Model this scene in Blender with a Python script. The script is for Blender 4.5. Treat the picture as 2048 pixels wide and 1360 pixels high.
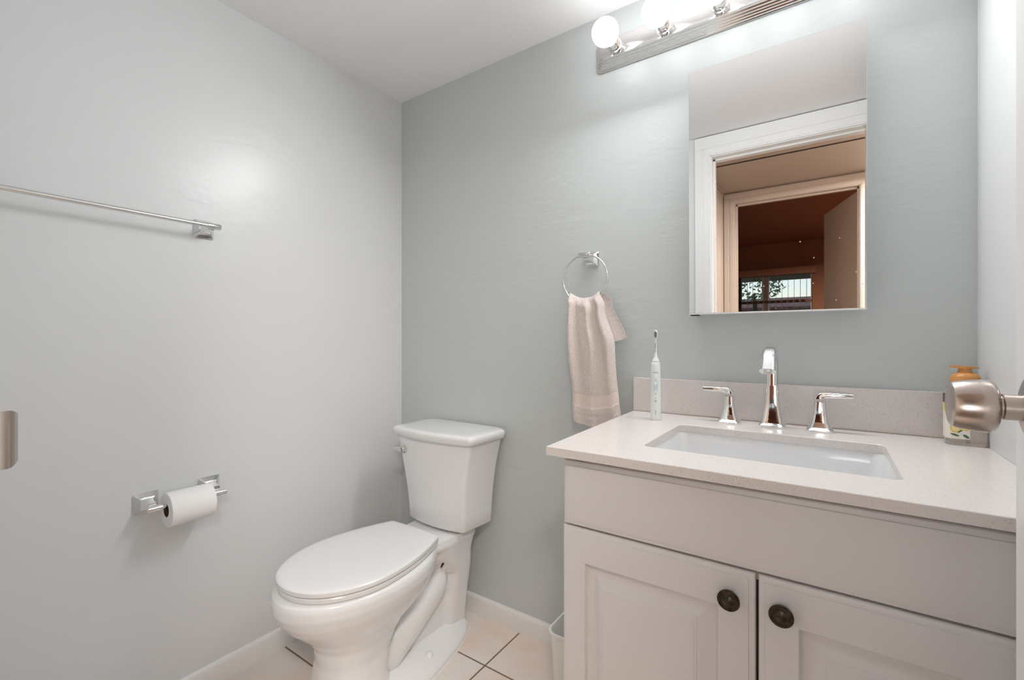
import bpy, bmesh, math, random
from mathutils import Vector, Matrix, noise
random.seed(4)
S = bpy.context.scene
for o in list(bpy.data.objects):
    bpy.data.objects.remove(o)
PI = math.pi

# ------------------------------------------------------------------ camera, world, lights, exposure
cam_data = bpy.data.cameras.new('camera')
cam_data.sensor_width = 36.0
cam_data.lens = 16.0
cam_data.clip_start = 0.01
cam = bpy.data.objects.new('camera', cam_data)
cam.location = (0, 0, 1.08)
cam.rotation_euler = (PI / 2, 0, math.radians(34.7))
S.collection.objects.link(cam)
S.camera = cam

world = bpy.data.worlds.new('sky')
S.world = world
world.use_nodes = True
wn = world.node_tree
bg = wn.nodes['Background']
sky = wn.nodes.new('ShaderNodeTexSky')
sky.sky_type = 'NISHITA'
sky.sun_disc = False
sky.sun_elevation = math.radians(50)
sky.sun_rotation = math.radians(200)
wn.links.new(sky.outputs[0], bg.inputs[0])
bg.inputs[1].default_value = 0.13

def area_light(name, loc, rot, sx, sy, power, col):
    l = bpy.data.lights.new(name, 'AREA')
    l.shape = 'RECTANGLE'; l.size = sx; l.size_y = sy
    l.energy = power; l.color = col
    o = bpy.data.objects.new(name, l)
    o.location = loc; o.rotation_euler = rot
    S.collection.objects.link(o)
    return o
BULB = 7.5
def point_light(name, loc, radius, power, col):
    l = bpy.data.lights.new(name, 'POINT')
    l.shadow_soft_size = radius; l.energy = power; l.color = col
    o = bpy.data.objects.new(name, l); o.location = loc
    S.collection.objects.link(o)
    return o
point_light('doorway_fill', (0.0, -0.04, 0.94), 0.09, 2.6, (0.97, 0.985, 1.0))  # soft fill added beside the camera, no fixture stands there
area_light('hall_fill', (0.55, -0.55, 2.08), (0, 0, 0), 0.35, 0.35, 42.0, (1.0, 0.91, 0.83))  # unseen fill added to lift the hall and spill through the doorway
area_light('bedroom_fill', (1.15, -3.4, 2.1), (0, 0, 0), 0.5, 0.5, 230.0, (1.0, 0.72, 0.52))  # added fill, kept out of the mirror's view, to brighten the bedroom

S.view_settings.view_transform = 'Standard'
S.view_settings.look = 'None'
S.view_settings.gamma = 1.0
S.view_settings.use_curve_mapping = False
S.view_settings.exposure = 0.08
S.cycles.max_bounces = 16
S.cycles.diffuse_bounces = 8
S.cycles.glossy_bounces = 8
S.cycles.transmission_bounces = 10

# ------------------------------------------------------------------ materials
def srgb(r, g, b):
    f = lambda c: (c / 255 / 12.92) if c / 255 <= 0.04045 else ((c / 255 + 0.055) / 1.055) ** 2.4
    return (f(r), f(g), f(b), 1)

def mat(name, col, rough=0.5, metal=0.0, spec=0.5, coat=0.0, trans=0.0, ior=1.45, emit=0.0):
    m = bpy.data.materials.new(name)
    m.use_nodes = True
    b = m.node_tree.nodes['Principled BSDF']
    b.inputs['Base Color'].default_value = col
    b.inputs['Roughness'].default_value = rough
    b.inputs['Metallic'].default_value = metal
    b.inputs['Specular IOR Level'].default_value = spec
    b.inputs['Coat Weight'].default_value = coat
    b.inputs['Coat Roughness'].default_value = 0.05
    b.inputs['Transmission Weight'].default_value = trans
    b.inputs['IOR'].default_value = ior
    if emit:
        b.inputs['Emission Color'].default_value = col
        b.inputs['Emission Strength'].default_value = emit
    return m

def nodes(m):
    t = m.node_tree
    return t, t.nodes['Principled BSDF']

def coords(t, scale=(1, 1, 1), loc=(0, 0, 0)):
    tc = t.nodes.new('ShaderNodeTexCoord')
    mp = t.nodes.new('ShaderNodeMapping')
    mp.inputs['Scale'].default_value = scale
    mp.inputs['Location'].default_value = loc
    t.links.new(tc.outputs['Object'], mp.inputs['Vector'])
    return mp.outputs['Vector']

def noise_tex(t, vec, scale, detail=4, rough=0.5):
    n = t.nodes.new('ShaderNodeTexNoise')
    n.inputs['Scale'].default_value = scale
    n.inputs['Detail'].default_value = detail
    n.inputs['Roughness'].default_value = rough
    t.links.new(vec, n.inputs['Vector'])
    return n

def ramp(t, fac, stops):
    r = t.nodes.new('ShaderNodeValToRGB')
    e = r.color_ramp.elements
    e[0].position, e[0].color = stops[0]
    e[1].position, e[1].color = stops[1]
    for p, c in stops[2:]:
        x = e.new(p); x.color = c
    t.links.new(fac, r.inputs['Fac'])
    return r

def bump(t, b, height, strength, dist, chain=None):
    n = t.nodes.new('ShaderNodeBump')
    n.inputs['Strength'].default_value = strength
    n.inputs['Distance'].default_value = dist
    t.links.new(height, n.inputs['Height'])
    if chain is not None:
        t.links.new(chain, n.inputs['Normal'])
    t.links.new(n.outputs['Normal'], b.inputs['Normal'])
    return n.outputs['Normal']

def paint(name, col, rough, trowel=0.3):
    m = mat(name, col, rough, spec=0.45)
    t, b = nodes(m)
    v = coords(t, (1, 1, 2.4))
    n1 = noise_tex(t, v, 3.2, 6, 0.55)
    r1 = ramp(t, n1.outputs['Fac'], [(0.48, (0, 0, 0, 1)), (0.56, (1, 1, 1, 1))])
    n2 = noise_tex(t, coords(t), 190, 2)
    c = bump(t, b, r1.outputs['Color'], trowel, 0.0012)
    bump(t, b, n2.outputs['Fac'], 0.06, 0.001, c)
    return m

WALL = paint('pale grey green wall paint', (0.67, 0.682, 0.688, 1), 0.30, 0.25)
WALLB = paint('sage grey back wall', (0.54, 0.577, 0.573, 1), 0.32, 0.4)  # back wall, darker and greener than the side walls
CEIL = paint('white ceiling paint', (0.87, 0.87, 0.875, 1), 0.6, 0.2)
TRIM = mat('white trim paint', (0.76, 0.755, 0.745, 1), 0.35)
HALLP = mat('warm-lit hall tan', (0.46, 0.385, 0.32, 1), 0.5)  # tan carries the warm tone of the hall's ambient light
HALLT = mat('warm-lit hall trim cream', (0.60, 0.52, 0.455, 1), 0.4)  # trim colour warmed for the same ambient light
BEDP = mat('dim warm bedroom brown', (0.17, 0.085, 0.055, 1), 0.6)  # brown stands in for dim warm light on the bedroom surfaces
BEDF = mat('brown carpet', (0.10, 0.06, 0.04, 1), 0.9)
DARKM = mat('dark seam', (0.03, 0.02, 0.015, 1), 0.6)
CERAMIC = mat('white glazed ceramic', (0.76, 0.765, 0.77, 1), 0.12, coat=0.5)
SEATP = mat('white seat plastic', (0.73, 0.735, 0.74, 1), 0.22)
CHROME = mat('polished chrome', (0.80, 0.80, 0.80, 1), 0.07, 1.0)
CHROME2 = mat('satin chrome', (0.72, 0.72, 0.71, 1), 0.2, 1.0)
NICKEL = mat('brushed nickel', (0.50, 0.435, 0.395, 1), 0.27, 1.0)
PLATE = mat('polished fixture steel', (0.72, 0.70, 0.69, 1), 0.12, 1.0)
CAB = mat('warm grey cabinet thermofoil', (0.67, 0.65, 0.64, 1), 0.38)
CABIN = mat('dark door gap shade', (0.06, 0.05, 0.045, 1), 0.8)
BRONZE = mat('aged bronze', (0.055, 0.045, 0.032, 1), 0.33, 0.85)
BINM = mat('white bin plastic', (0.80, 0.79, 0.76, 1), 0.3)
PAPER = mat('white tissue paper', (0.84, 0.83, 0.82, 1), 0.9, spec=0.1)
CARD = mat('brown cardboard core', (0.10, 0.06, 0.035, 1), 0.9)
BRUSHW = mat('white toothbrush plastic', (0.80, 0.82, 0.82, 1), 0.3)
BRUSHG = mat('pale mint rubber', (0.58, 0.68, 0.67, 1), 0.45)
MARK = mat('grey printed mark', (0.30, 0.31, 0.32, 1), 0.5)
BRIST = mat('grey green bristles', (0.22, 0.26, 0.25, 1), 0.7)
AMBER = mat('amber pump plastic', (0.56, 0.26, 0.075, 1), 0.3)
CLEARP = mat('clear soap bottle', (0.97, 0.92, 0.87, 1), 0.04, trans=0.92, ior=1.36)
LABW = mat('white label film', (0.80, 0.76, 0.68, 1), 0.4)
LABY = mat('yellow label band', (0.80, 0.66, 0.16, 1), 0.4)
LABD = mat('dark brown label band', (0.07, 0.04, 0.03, 1), 0.4)
LEMON = mat('lemon yellow print', (0.78, 0.52, 0.10, 1), 0.4)
LEMONL = mat('pale lemon flesh print', (0.86, 0.72, 0.32, 1), 0.4)
LEAF = mat('dark green leaf print', (0.07, 0.14, 0.07, 1), 0.4)
BULBM = mat('glowing white bulb glass', (0.985, 0.99, 1.0, 1), 0.3, emit=BULB)
CAULK = mat('white caulk', (0.75, 0.73, 0.68, 1), 0.5)
BLIND = mat('dark blind slat', (0.10, 0.08, 0.07, 1), 0.5)
WFRAME = mat('grey window frame', (0.5, 0.5, 0.5, 1), 0.5)
WBROWN = mat('brown window sash', (0.13, 0.07, 0.045, 1), 0.5)
ROOFT = mat('terracotta roof tiles', (0.42, 0.20, 0.13, 1), 0.8)
HOUSEW = mat('pale stucco', (0.62, 0.56, 0.50, 1), 0.8)
GRASS = mat('lawn', (0.10, 0.16, 0.06, 1), 0.9)
LEAVES = mat('tree leaves', (0.09, 0.17, 0.07, 1), 0.8)
BARK = mat('tree bark', (0.12, 0.09, 0.06, 1), 0.9)
PORCH = mat('grey porch beam', (0.72, 0.72, 0.74, 1), 0.6)

# worn satin metals and bronze get a fine mottling
def mottle(m, scale, a, b_, lo=0.4, hi=0.6):
    t, b = nodes(m)
    n = noise_tex(t, coords(t), scale, 3)
    r = ramp(t, n.outputs['Fac'], [(lo, a), (hi, b_)])
    t.links.new(r.outputs['Color'], b.inputs['Base Color'])
mottle(BRONZE, 120, (0.04, 0.032, 0.024, 1), (0.09, 0.075, 0.05, 1), 0.35, 0.7)
mottle(ROOFT, 6, (0.34, 0.15, 0.10, 1), (0.50, 0.27, 0.18, 1))
mottle(LEAVES, 3, (0.30, 0.42, 0.22, 1), (0.50, 0.58, 0.36, 1))

# quartz: pale pinkish stone with fine specks
def quartz(name, base, dark):
    m = mat(name, base, 0.22)
    t, b = nodes(m)
    v = coords(t)
    vo = t.nodes.new('ShaderNodeTexVoronoi')
    vo.inputs['Scale'].default_value = 620
    t.links.new(v, vo.inputs['Vector'])
    sep = t.nodes.new('ShaderNodeSeparateColor')
    t.links.new(vo.outputs['Color'], sep.inputs[0])
    r = ramp(t, sep.outputs[0], [(0.0, dark), (0.13, base)])
    r.color_ramp.elements[0].position = 0.05
    n = noise_tex(t, v, 9, 3)
    mx = t.nodes.new('ShaderNodeMix'); mx.data_type = 'RGBA'
    mx.inputs[7].default_value = tuple(c * 0.93 for c in base[:3]) + (1,)
    t.links.new(n.outputs['Fac'], mx.inputs[0])
    t.links.new(r.outputs['Color'], mx.inputs[6])
    t.links.new(mx.outputs[2], b.inputs['Base Color'])
    return m
QUARTZ = quartz('speckled blush quartz', (0.71, 0.665, 0.64, 1), (0.50, 0.44, 0.40, 1))

# ceramic floor tile, 32.7 cm grid
def tile_floor():
    m = mat('blush ceramic floor tile', (0.5, 0.4, 0.35, 1), 0.32)
    t, b = nodes(m)
    v = coords(t, (1, 1, 1), (0.933 + 0.327 * 5, -1.19 + 0.327 * 6, 0))
    br = t.nodes.new('ShaderNodeTexBrick')
    br.offset = 0.0; br.squash = 1.0
    br.inputs['Scale'].default_value = 1.0
    br.inputs['Brick Width'].default_value = 0.327
    br.inputs['Row Height'].default_value = 0.327
    br.inputs['Mortar Size'].default_value = 0.0032
    br.inputs['Mortar Smooth'].default_value = 0.2
    br.inputs['Bias'].default_value = 0.0
    br.inputs['Mortar'].default_value = (0.19, 0.135, 0.085, 1)
    n = noise_tex(t, coords(t), 5.5, 5, 0.55)
    r = ramp(t, n.outputs['Fac'], [(0.32, (0.68, 0.55, 0.47, 1)), (0.66, (0.69, 0.66, 0.64, 1)), (0.5, (0.72, 0.62, 0.56, 1))])
    r2 = ramp(t, n.outputs['Fac'], [(0.36, (0.70, 0.565, 0.48, 1)), (0.62, (0.71, 0.66, 0.62, 1))])
    t.links.new(v, br.inputs['Vector'])
    t.links.new(r.outputs['Color'], br.inputs['Color1'])
    t.links.new(r2.outputs['Color'], br.inputs['Color2'])
    t.links.new(br.outputs['Color'], b.inputs['Base Color'])
    inv = t.nodes.new('ShaderNodeMath'); inv.operation = 'SUBTRACT'; inv.inputs[0].default_value = 1
    t.links.new(br.outputs['Fac'], inv.inputs[1])
    bump(t, b, inv.outputs[0], 0.6, 0.002)
    return m
TILE = tile_floor()

# terry cloth
def terry():
    m = mat('blush terry cloth', (0.7, 0.58, 0.53, 1), 0.95, spec=0.1)
    t, b = nodes(m)
    b.inputs['Sheen Weight'].default_value = 0.35
    n = noise_tex(t, coords(t), 420, 3, 0.7)
    r = ramp(t, n.outputs['Fac'], [(0.36, (0.74, 0.62, 0.56, 1)), (0.60, (0.96, 0.88, 0.83, 1))])
    t.links.new(r.outputs['Color'], b.inputs['Base Color'])
    bump(t, b, n.outputs['Fac'], 1.0, 0.004)
    return m
TERRY = terry()
TERRYB = mat('flat woven towel border', (0.76, 0.655, 0.60, 1), 0.9, spec=0.1)

# mirror glass with a few pale specks near its bottom corner
def mirror_mat():
    m = mat('mirror glass', (0.80, 0.80, 0.795, 1), 0.004, 1.0)
    t, b = nodes(m)
    out = t.nodes['Material Output']
    spot = t.nodes.new('ShaderNodeBsdfDiffuse')
    spot.inputs[0].default_value = (0.8, 0.72, 0.66, 1)
    v = coords(t)
    vo = t.nodes.new('ShaderNodeTexVoronoi')
    vo.inputs['Scale'].default_value = 75
    vo.voronoi_dimensions = '3D'
    t.links.new(v, vo.inputs['Vector'])
    lt = t.nodes.new('ShaderNodeMath'); lt.operation = 'LESS_THAN'; lt.inputs[1].default_value = 0.10
    t.links.new(vo.outputs['Distance'], lt.inputs[0])
    sep = t.nodes.new('ShaderNodeSeparateColor')
    t.links.new(vo.outputs['Color'], sep.inputs[0])
    # more of them towards the lower corner beside the sink's faucet side
    sx = t.nodes.new('ShaderNodeSeparateXYZ'); t.links.new(v, sx.inputs[0])
    mr = t.nodes.new('ShaderNodeMapRange'); mr.inputs[1].default_value = 0.22; mr.inputs[2].default_value = 0.0
    mr.inputs[3].default_value = 0.0; mr.inputs[4].default_value = 1.0
    t.links.new(sx.outputs['Z'], mr.inputs[0])
    mr2 = t.nodes.new('ShaderNodeMapRange'); mr2.inputs[1].default_value = -0.05; mr2.inputs[2].default_value = 0.20
    mr2.inputs[3].default_value = 0.0; mr2.inputs[4].default_value = 0.75
    t.links.new(sx.outputs['X'], mr2.inputs[0])
    mu = t.nodes.new('ShaderNodeMath'); mu.operation = 'MULTIPLY'
    t.links.new(mr.outputs[0], mu.inputs[0]); t.links.new(mr2.outputs[0], mu.inputs[1])
    l2 = t.nodes.new('ShaderNodeMath'); l2.operation = 'LESS_THAN'
    t.links.new(sep.outputs[0], l2.inputs[0]); t.links.new(mu.outputs[0], l2.inputs[1])
    an = t.nodes.new('ShaderNodeMath'); an.operation = 'MULTIPLY'
    t.links.new(lt.outputs[0], an.inputs[0]); t.links.new(l2.outputs[0], an.inputs[1])
    mx = t.nodes.new('ShaderNodeMixShader')
    t.links.new(an.outputs[0], mx.inputs[0])
    t.links.new(b.outputs[0], mx.inputs[1]); t.links.new(spot.outputs[0], mx.inputs[2])
    t.links.new(mx.outputs[0], out.inputs[0])
    return m
MIRROR = mirror_mat()
GLASS = mat('window glass', (0.95, 0.97, 1, 1), 0.0, trans=1.0, ior=1.02)

# ------------------------------------------------------------------ mesh helpers
def B():
    return bmesh.new()

def box(bm, x0, x1, y0, y1, z0, z1, bev=0.0, seg=2):
    vs = [bm.verts.new(p) for p in ((x0, y0, z0), (x1, y0, z0), (x1, y1, z0), (x0, y1, z0),
                                    (x0, y0, z1), (x1, y0, z1), (x1, y1, z1), (x0, y1, z1))]
    fs = [bm.faces.new([vs[i] for i in f]) for f in ((0, 3, 2, 1), (4, 5, 6, 7), (0, 1, 5, 4), (1, 2, 6, 5), (2, 3, 7, 6), (3, 0, 4, 7))]
    if bev:
        es = list({e for f in fs for e in f.edges})
        bmesh.ops.bevel(bm, geom=es, offset=bev, segments=seg, profile=0.5, affect='EDGES')
    return vs

def loft(bm, rings, cap0=True, cap1=True, close=True):
    rv = [[bm.verts.new(p) for p in r] for r in rings]
    n = len(rings[0])
    for a, b in zip(rv[:-1], rv[1:]):
        for i in range(n if close else n - 1):
            j = (i + 1) % n
            bm.faces.new((a[i], a[j], b[j], b[i]))
    if cap0: bm.faces.new(list(reversed(rv[0])))
    if cap1: bm.faces.new(rv[-1])
    return rv

def frame(d):
    d = d.normalized()
    up = Vector((0, 0, 1)) if abs(d.z) < 0.9 else Vector((0, 1, 0))
    a = d.cross(up).normalized()
    return a, a.cross(d).normalized()

def tube(bm, pts, r, n=20, ell=None):
    pts = [Vector(p) for p in pts]
    rs = r if isinstance(r, (list, tuple)) else [r] * len(pts)
    rings = []
    a = None
    for i, p in enumerate(pts):
        d = (pts[min(i + 1, len(pts) - 1)] - pts[max(i - 1, 0)]).normalized()
        if a is None:
            a, b = frame(d)
        else:
            a = (a - d * a.dot(d)).normalized(); b = a.cross(d)
        rings.append([p + a * math.cos(t) * rs[i] + b * math.sin(t) * rs[i] for t in [2 * PI * k / n for k in range(n)]])
    loft(bm, rings)

def lathe(bm, origin, axis, prof, n=32):
    """prof = [(distance along axis, radius)]"""
    o = Vector(origin); ax = Vector(axis).normalized()
    a, b = frame(ax)
    rings = [[o + ax * h + (a * math.cos(t) + b * math.sin(t)) * max(r, 1e-5) for t in [2 * PI * k / n for k in range(n)]] for h, r in prof]
    loft(bm, rings)

def rrect(cx, cy, hx, hy, r, n=5, e=None):
    """rounded rectangle outline (2-D), counter-clockwise"""
    r = min(r, hx * 0.999, hy * 0.999)
    pts = []
    for sx, sy, a0 in ((1, 1, 0), (-1, 1, PI / 2), (-1, -1, PI), (1, -1, 3 * PI / 2)):
        for k in range(n + 1):
            a = a0 + PI / 2 * k / n
            pts.append((cx + sx * (hx - r) + r * math.cos(a), cy + sy * (hy - r) + r * math.sin(a)))
    return pts

def uvsphere(bm, c, r, nu=32, nv=20, sc=(1, 1, 1)):
    m = Matrix.Translation(Vector(c)) @ Matrix.Diagonal((sc[0], sc[1], sc[2], 1))
    bmesh.ops.create_uvsphere(bm, u_segments=nu, v_segments=nv, radius=r, matrix=m)

ORIG = {}
def finish(name, bm, m, loc, parent=None, smooth=40, weld=True):
    if weld: bmesh.ops.remove_doubles(bm, verts=bm.verts, dist=1e-6)
    bmesh.ops.recalc_face_normals(bm, faces=bm.faces)
    me = bpy.data.meshes.new(name)
    off = Vector(loc)
    for v in bm.verts: v.co -= off
    bm.to_mesh(me); bm.free()
    ms = m if isinstance(m, (list, tuple)) else [m]
    for x in ms: me.materials.append(x)
    if smooth:
        me.polygons.foreach_set('use_smooth', [True] * len(me.polygons))
        me.set_sharp_from_angle(angle=math.radians(smooth))
    o = bpy.data.objects.new(name, me)
    S.collection.objects.link(o)
    if parent is not None:
        o.parent = parent
        o.location = off - ORIG[parent.name]
    else:
        o.location = off
    ORIG[o.name] = off
    return o

def part(name, bm, m, parent, label=None, smooth=40, kind=None, weld=True):
    o = finish(name, bm, m, ORIG[parent.name], parent, smooth, weld)
    if label: o['label'] = label
    if kind: o['kind'] = kind
    return o

def struct(name, bm, m, smooth=0, label=None, category=None):
    o = finish(name, bm, m, (0, 0, 0), None, smooth)
    o['kind'] = 'structure'
    if label: o['label'] = label
    if category: o['category'] = category
    return o

def thing(name, label, cat, loc, group=None, kind=None):
    o = bpy.data.objects.new(name, None)
    o.empty_display_size = 0.05
    S.collection.objects.link(o)
    o.location = loc
    ORIG[o.name] = Vector(loc)
    o['label'] = label; o['category'] = cat
    if group: o['group'] = group
    if kind: o['kind'] = kind
    return o

def solo(name, bm, m, loc, label, cat, smooth=40, group=None, kind=None):
    o = finish(name, bm, m, loc, None, smooth)
    o['label'] = label; o['category'] = cat
    if group: o['group'] = group
    if kind: o['kind'] = kind
    return o

# ------------------------------------------------------------------ room shell
XL, XR, YB, ZC = -1.58, 0.272, 1.406, 2.15
YF = 0.05                      # bathroom side of the doorway wall
YH = -0.06                     # hall side
JX0, JX1, ZD = -0.50, 0.19, 2.035    # clear doorway

bm = B(); box(bm, XL - 0.1, XR + 0.1, YH, YB + 0.1, -0.1, 0.0)
struct('floor', bm, TILE, label='blush square ceramic tile bathroom floor with brown grout', category='floor')
bm = B(); box(bm, XL - 0.1, XR + 0.1, YH, YB + 0.1, ZC, ZC + 0.1)
struct('ceiling', bm, CEIL, label='plain white bathroom ceiling', category='ceiling')
bm = B(); box(bm, XL - 0.1, XL, YH, YB, 0, ZC)
struct('wall_left', bm, WALL, label='pale grey wall carrying the towel bar and paper holder', category='wall')
bm = B(); box(bm, XL - 0.1, XR + 0.1, YB, YB + 0.1, 0, ZC)
struct('wall_back', bm, WALLB, label='grey green wall behind the toilet and vanity', category='wall')
bm = B(); box(bm, XR, XR + 0.1, YH, YB, 0, ZC)
struct('wall_right', bm, WALL, label='narrow pale wall beside the soap bottle and open door', category='wall')
bm = B()
box(bm, XL, JX0 - 0.02, YH, YF, 0, ZC)
box(bm, JX1 + 0.02, XR, YH, YF, 0, ZC)
box(bm, JX0 - 0.02, JX1 + 0.02, YH, YF, ZD + 0.02, ZC)
struct('wall_front', bm, WALL, label='wall around the bathroom doorway, seen in the mirror', category='wall')

def baseboard(name, along, a0, a1, pos, d, label):
    """small rounded-top board; along 'x' or 'y'; pos is the wall face, d the outward sign"""
    prof = [(0, 0), (0.012, 0), (0.012, 0.060), (0.010, 0.067), (0.006, 0.071), (0, 0.072)]
    bm = B()
    rings = []
    for a in (a0, a1):
        rings.append([((a, pos + d * p, z) if along == 'x' else (pos + d * p, a, z)) for p, z in prof])
    loft(bm, rings)
    struct(name, bm, TRIM, 30, label, 'baseboard')
baseboard('baseboard_back', 'x', XL, -0.46, YB, -1, 'white baseboard on the wall behind the toilet')
baseboard('baseboard_left', 'y', YF, YB - 0.012, XL, 1, 'white baseboard below the paper holder')

# doorway: jamb lining, stop, and stepped casing, bathroom side
def door_trim(name, x0, x1, zt, yroom, yhall, m, label, w=0.085, ztop=None):
    """lining of the opening and a stepped casing on the side facing the bathroom mirror"""
    bm = B()
    t = 0.02
    box(bm, x0 - t, x0, yhall, yroom, 0, zt)
    box(bm, x1, x1 + t, yhall, yroom, 0, zt)
    box(bm, x0 - t, x1 + t, yhall, yroom, zt, zt + t)
    # stop
    ys = yroom - 0.045
    box(bm, x0, x0 + 0.009, ys - 0.03, ys, 0, zt)
    box(bm, x1 - 0.009, x1, ys - 0.03, ys, 0, zt)
    box(bm, x0, x1, ys - 0.03, ys, zt - 0.009, zt)
    zt2 = ztop or (zt + w)
    # casing in two steps
    for (a, b_, th) in ((0.005, w, 0.009), (w * 0.55, w, 0.014), (0.012, w * 0.48, 0.011)):
        box(bm, x0 - b_, x0 - a, yroom, yroom + th, 0, zt + a, 0.0015, 1)
        box(bm, x1 + a, min(x1 + b_, 0.268 if yroom > 0 else 9), yroom, yroom + th, 0, zt + a, 0.0015, 1)
        zz = zt + (b_ / w) * (zt2 - zt)
        box(bm, x0 - b_, min(x1 + b_, 0.268 if yroom > 0 else 9), yroom, yroom + th, zt + a, zz, 0.0015, 1)
    return struct(name, bm, m, 0, label, 'door frame')
T1 = door_trim('trim_1', JX0, JX1, ZD, YF, YH, TRIM, 'white casing of the bathroom doorway, seen in the mirror', 0.085, ZC - 0.004)
for z in (1.60, 1.94, 1.25):
    bm = B(); lathe(bm, (JX0 + 0.0092, YF - 0.06, z), (1, 0, 0), [(-0.002, 0.0), (-0.002, 0.003), (0.0004, 0.003), (0.0004, 0.0)], 10)
    part('screw_hole', bm, DARKM, T1, 'small dark screw hole in the jamb')

# strike plate on the latch jamb, lip curling into the bathroom
sp = thing('strike_plate', 'worn nickel latch strike plate with curved lip on the door jamb', 'strike plate', (JX0, 0.0, 1.004))
bm = B()
box(bm, JX0 - 0.0005, JX0 + 0.0018, 0.004, 0.045, 0.978, 1.032, 0.0006, 1)
part('plate', bm, NICKEL, sp)
bm = B()
rings = []
for k in range(15):
    f = k / 14.0
    y = 0.040 + 0.031 * f
    x = JX0 + 0.0015 + 0.0005 * math.sin(f * PI) - (0.010 * max(0, f - 0.72) / 0.28 * max(0, f - 0.72) / 0.28 if f > 0.72 else 0)
    hz = 0.0215 - (0.0035 * max(0, (f - 0.8) / 0.2) ** 2)
    th = 0.0016
    rings.append([(x - th, y, 1.006 - hz), (x, y, 1.006 - hz), (x, y, 1.006 + hz), (x - th, y, 1.006 + hz)])
loft(bm, rings)
part('lip', bm, NICKEL, sp, smooth=30)

# bathroom door, standing open along the right wall
dr = bpy.data.objects.new('door_1', None); S.collection.objects.link(dr)
dr.location = (0.19, 0.0, 0.0); ORIG['door_1'] = Vector((0.19, 0, 0))
dr['kind'] = 'structure'; dr['label'] = 'white bathroom door standing open beside the camera, round nickel knob'; dr['category'] = 'door'
bm = B(); box(bm, 0.155, 0.19, 0.005, 0.661, 0.012, 2.03, 0.0015, 2)
part('slab', bm, TRIM, dr)
KZ, KY = 1.0185, 0.601
for s, x0 in ((-1, 0.155), (1, 0.19)):
    bm = B()
    if s < 0:
        lathe(bm, (x0, KY, KZ), (s, 0, 0), [(0, 0.030), (0.002, 0.0305), (0.006, 0.028), (0.0085, 0.021), (0.010, 0.0135)], 40)
        part('rose', bm, NICKEL, dr, 'brushed nickel rose')
        bm = B()
        lathe(bm, (x0, KY, KZ), (s, 0, 0), [(0.008, 0.0118), (0.0225, 0.0118), (0.0235, 0.0105), (0.0245, 0.0105), (0.0250, 0.0125), (0.0262, 0.0180),
                                             (0.0275, 0.0213), (0.0295, 0.0235), (0.0325, 0.0246), (0.040, 0.0243), (0.048, 0.0233), (0.0545, 0.0220),
                                             (0.0570, 0.0210), (0.0583, 0.0190), (0.0588, 0.0165), (0.0590, 0.0)], 48)
        part('door_knob', bm, NICKEL, dr, 'round brushed nickel knob', smooth=35)
    else:
        lathe(bm, (x0, KY, KZ), (s, 0, 0), [(0, 0.030), (0.006, 0.028), (0.010, 0.0135), (0.024, 0.012), (0.03, 0.024), (0.05, 0.026), (0.06, 0.018), (0.061, 0)], 32)
        part('outer_knob', bm, NICKEL, dr, 'round brushed nickel knob')
bm = B(); box(bm, 0.160, 0.185, 0.6605, 0.6625, 0.99, 1.045, 0.0005, 1)
part('latch_plate', bm, NICKEL, dr, 'nickel latch plate in the door edge')

# ------------------------------------------------------------------ hall and bedroom, seen in the mirror
HX0, HX1, HY, HZ = -0.62, 1.30, -1.03, 2.12
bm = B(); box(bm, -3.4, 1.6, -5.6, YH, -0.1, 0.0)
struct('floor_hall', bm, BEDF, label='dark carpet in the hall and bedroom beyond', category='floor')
bm = B(); box(bm, HX0 - 0.1, HX1 + 0.1, HY, YH, HZ, HZ + 0.08)
struct('ceiling_hall', bm, HALLP, label='tan low hall ceiling reflected in the mirror', category='ceiling')
bm = B(); box(bm, HX0 - 0.1, HX0, HY, YH, 0, HZ)
struct('wall_hall_left', bm, HALLT, label='tan hall side wall reflected in the mirror', category='wall')
bm = B(); box(bm, HX1, HX1 + 0.1, HY, YH, 0, HZ)
struct('wall_hall_right', bm, HALLP, label='tan end wall of the hall', category='wall')
bm = B(); box(bm, XR + 0.1, HX1, YH, YH + 0.1, 0, HZ)
struct('wall_hall_front', bm, HALLP, label='hall wall continuing beside the bathroom', category='wall')
bm = B(); box(bm, HX0, HX1, -0.385, -0.375, HZ - 0.004, HZ + 0.001)
struct('trim_hall_seam', bm, DARKM, label='dark seam across the hall ceiling', category='trim')
bm = B()
box(bm, HX0 - 0.012 + 0.012, HX0 + 0.008, HY + 0.02, YH, HZ - 0.018, HZ - 0.0002)
struct('trim_hall_cove', bm, HALLP, label='thin tan moulding along the hall ceiling edge', category='trim')
# hall / bedroom partition with a doorway
BX0, BX1 = -0.54, 0.19
bm = B()
box(bm, -3.4, BX0 - 0.02, HY - 0.10, HY, 0, 2.50)
box(bm, BX1 + 0.02, 1.6, HY - 0.10, HY, 0, 2.50)
box(bm, BX0 - 0.02, BX1 + 0.02, HY - 0.10, HY, ZD + 0.02, 2.50)
struct('wall_hall_back', bm, HALLP, label='tan wall between hall and bedroom', category='wall')
door_trim('trim_2', BX0, BX1, ZD, HY, HY - 0.10, HALLT, 'cream casing of the bedroom doorway, seen in the mirror', 0.075)
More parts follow.
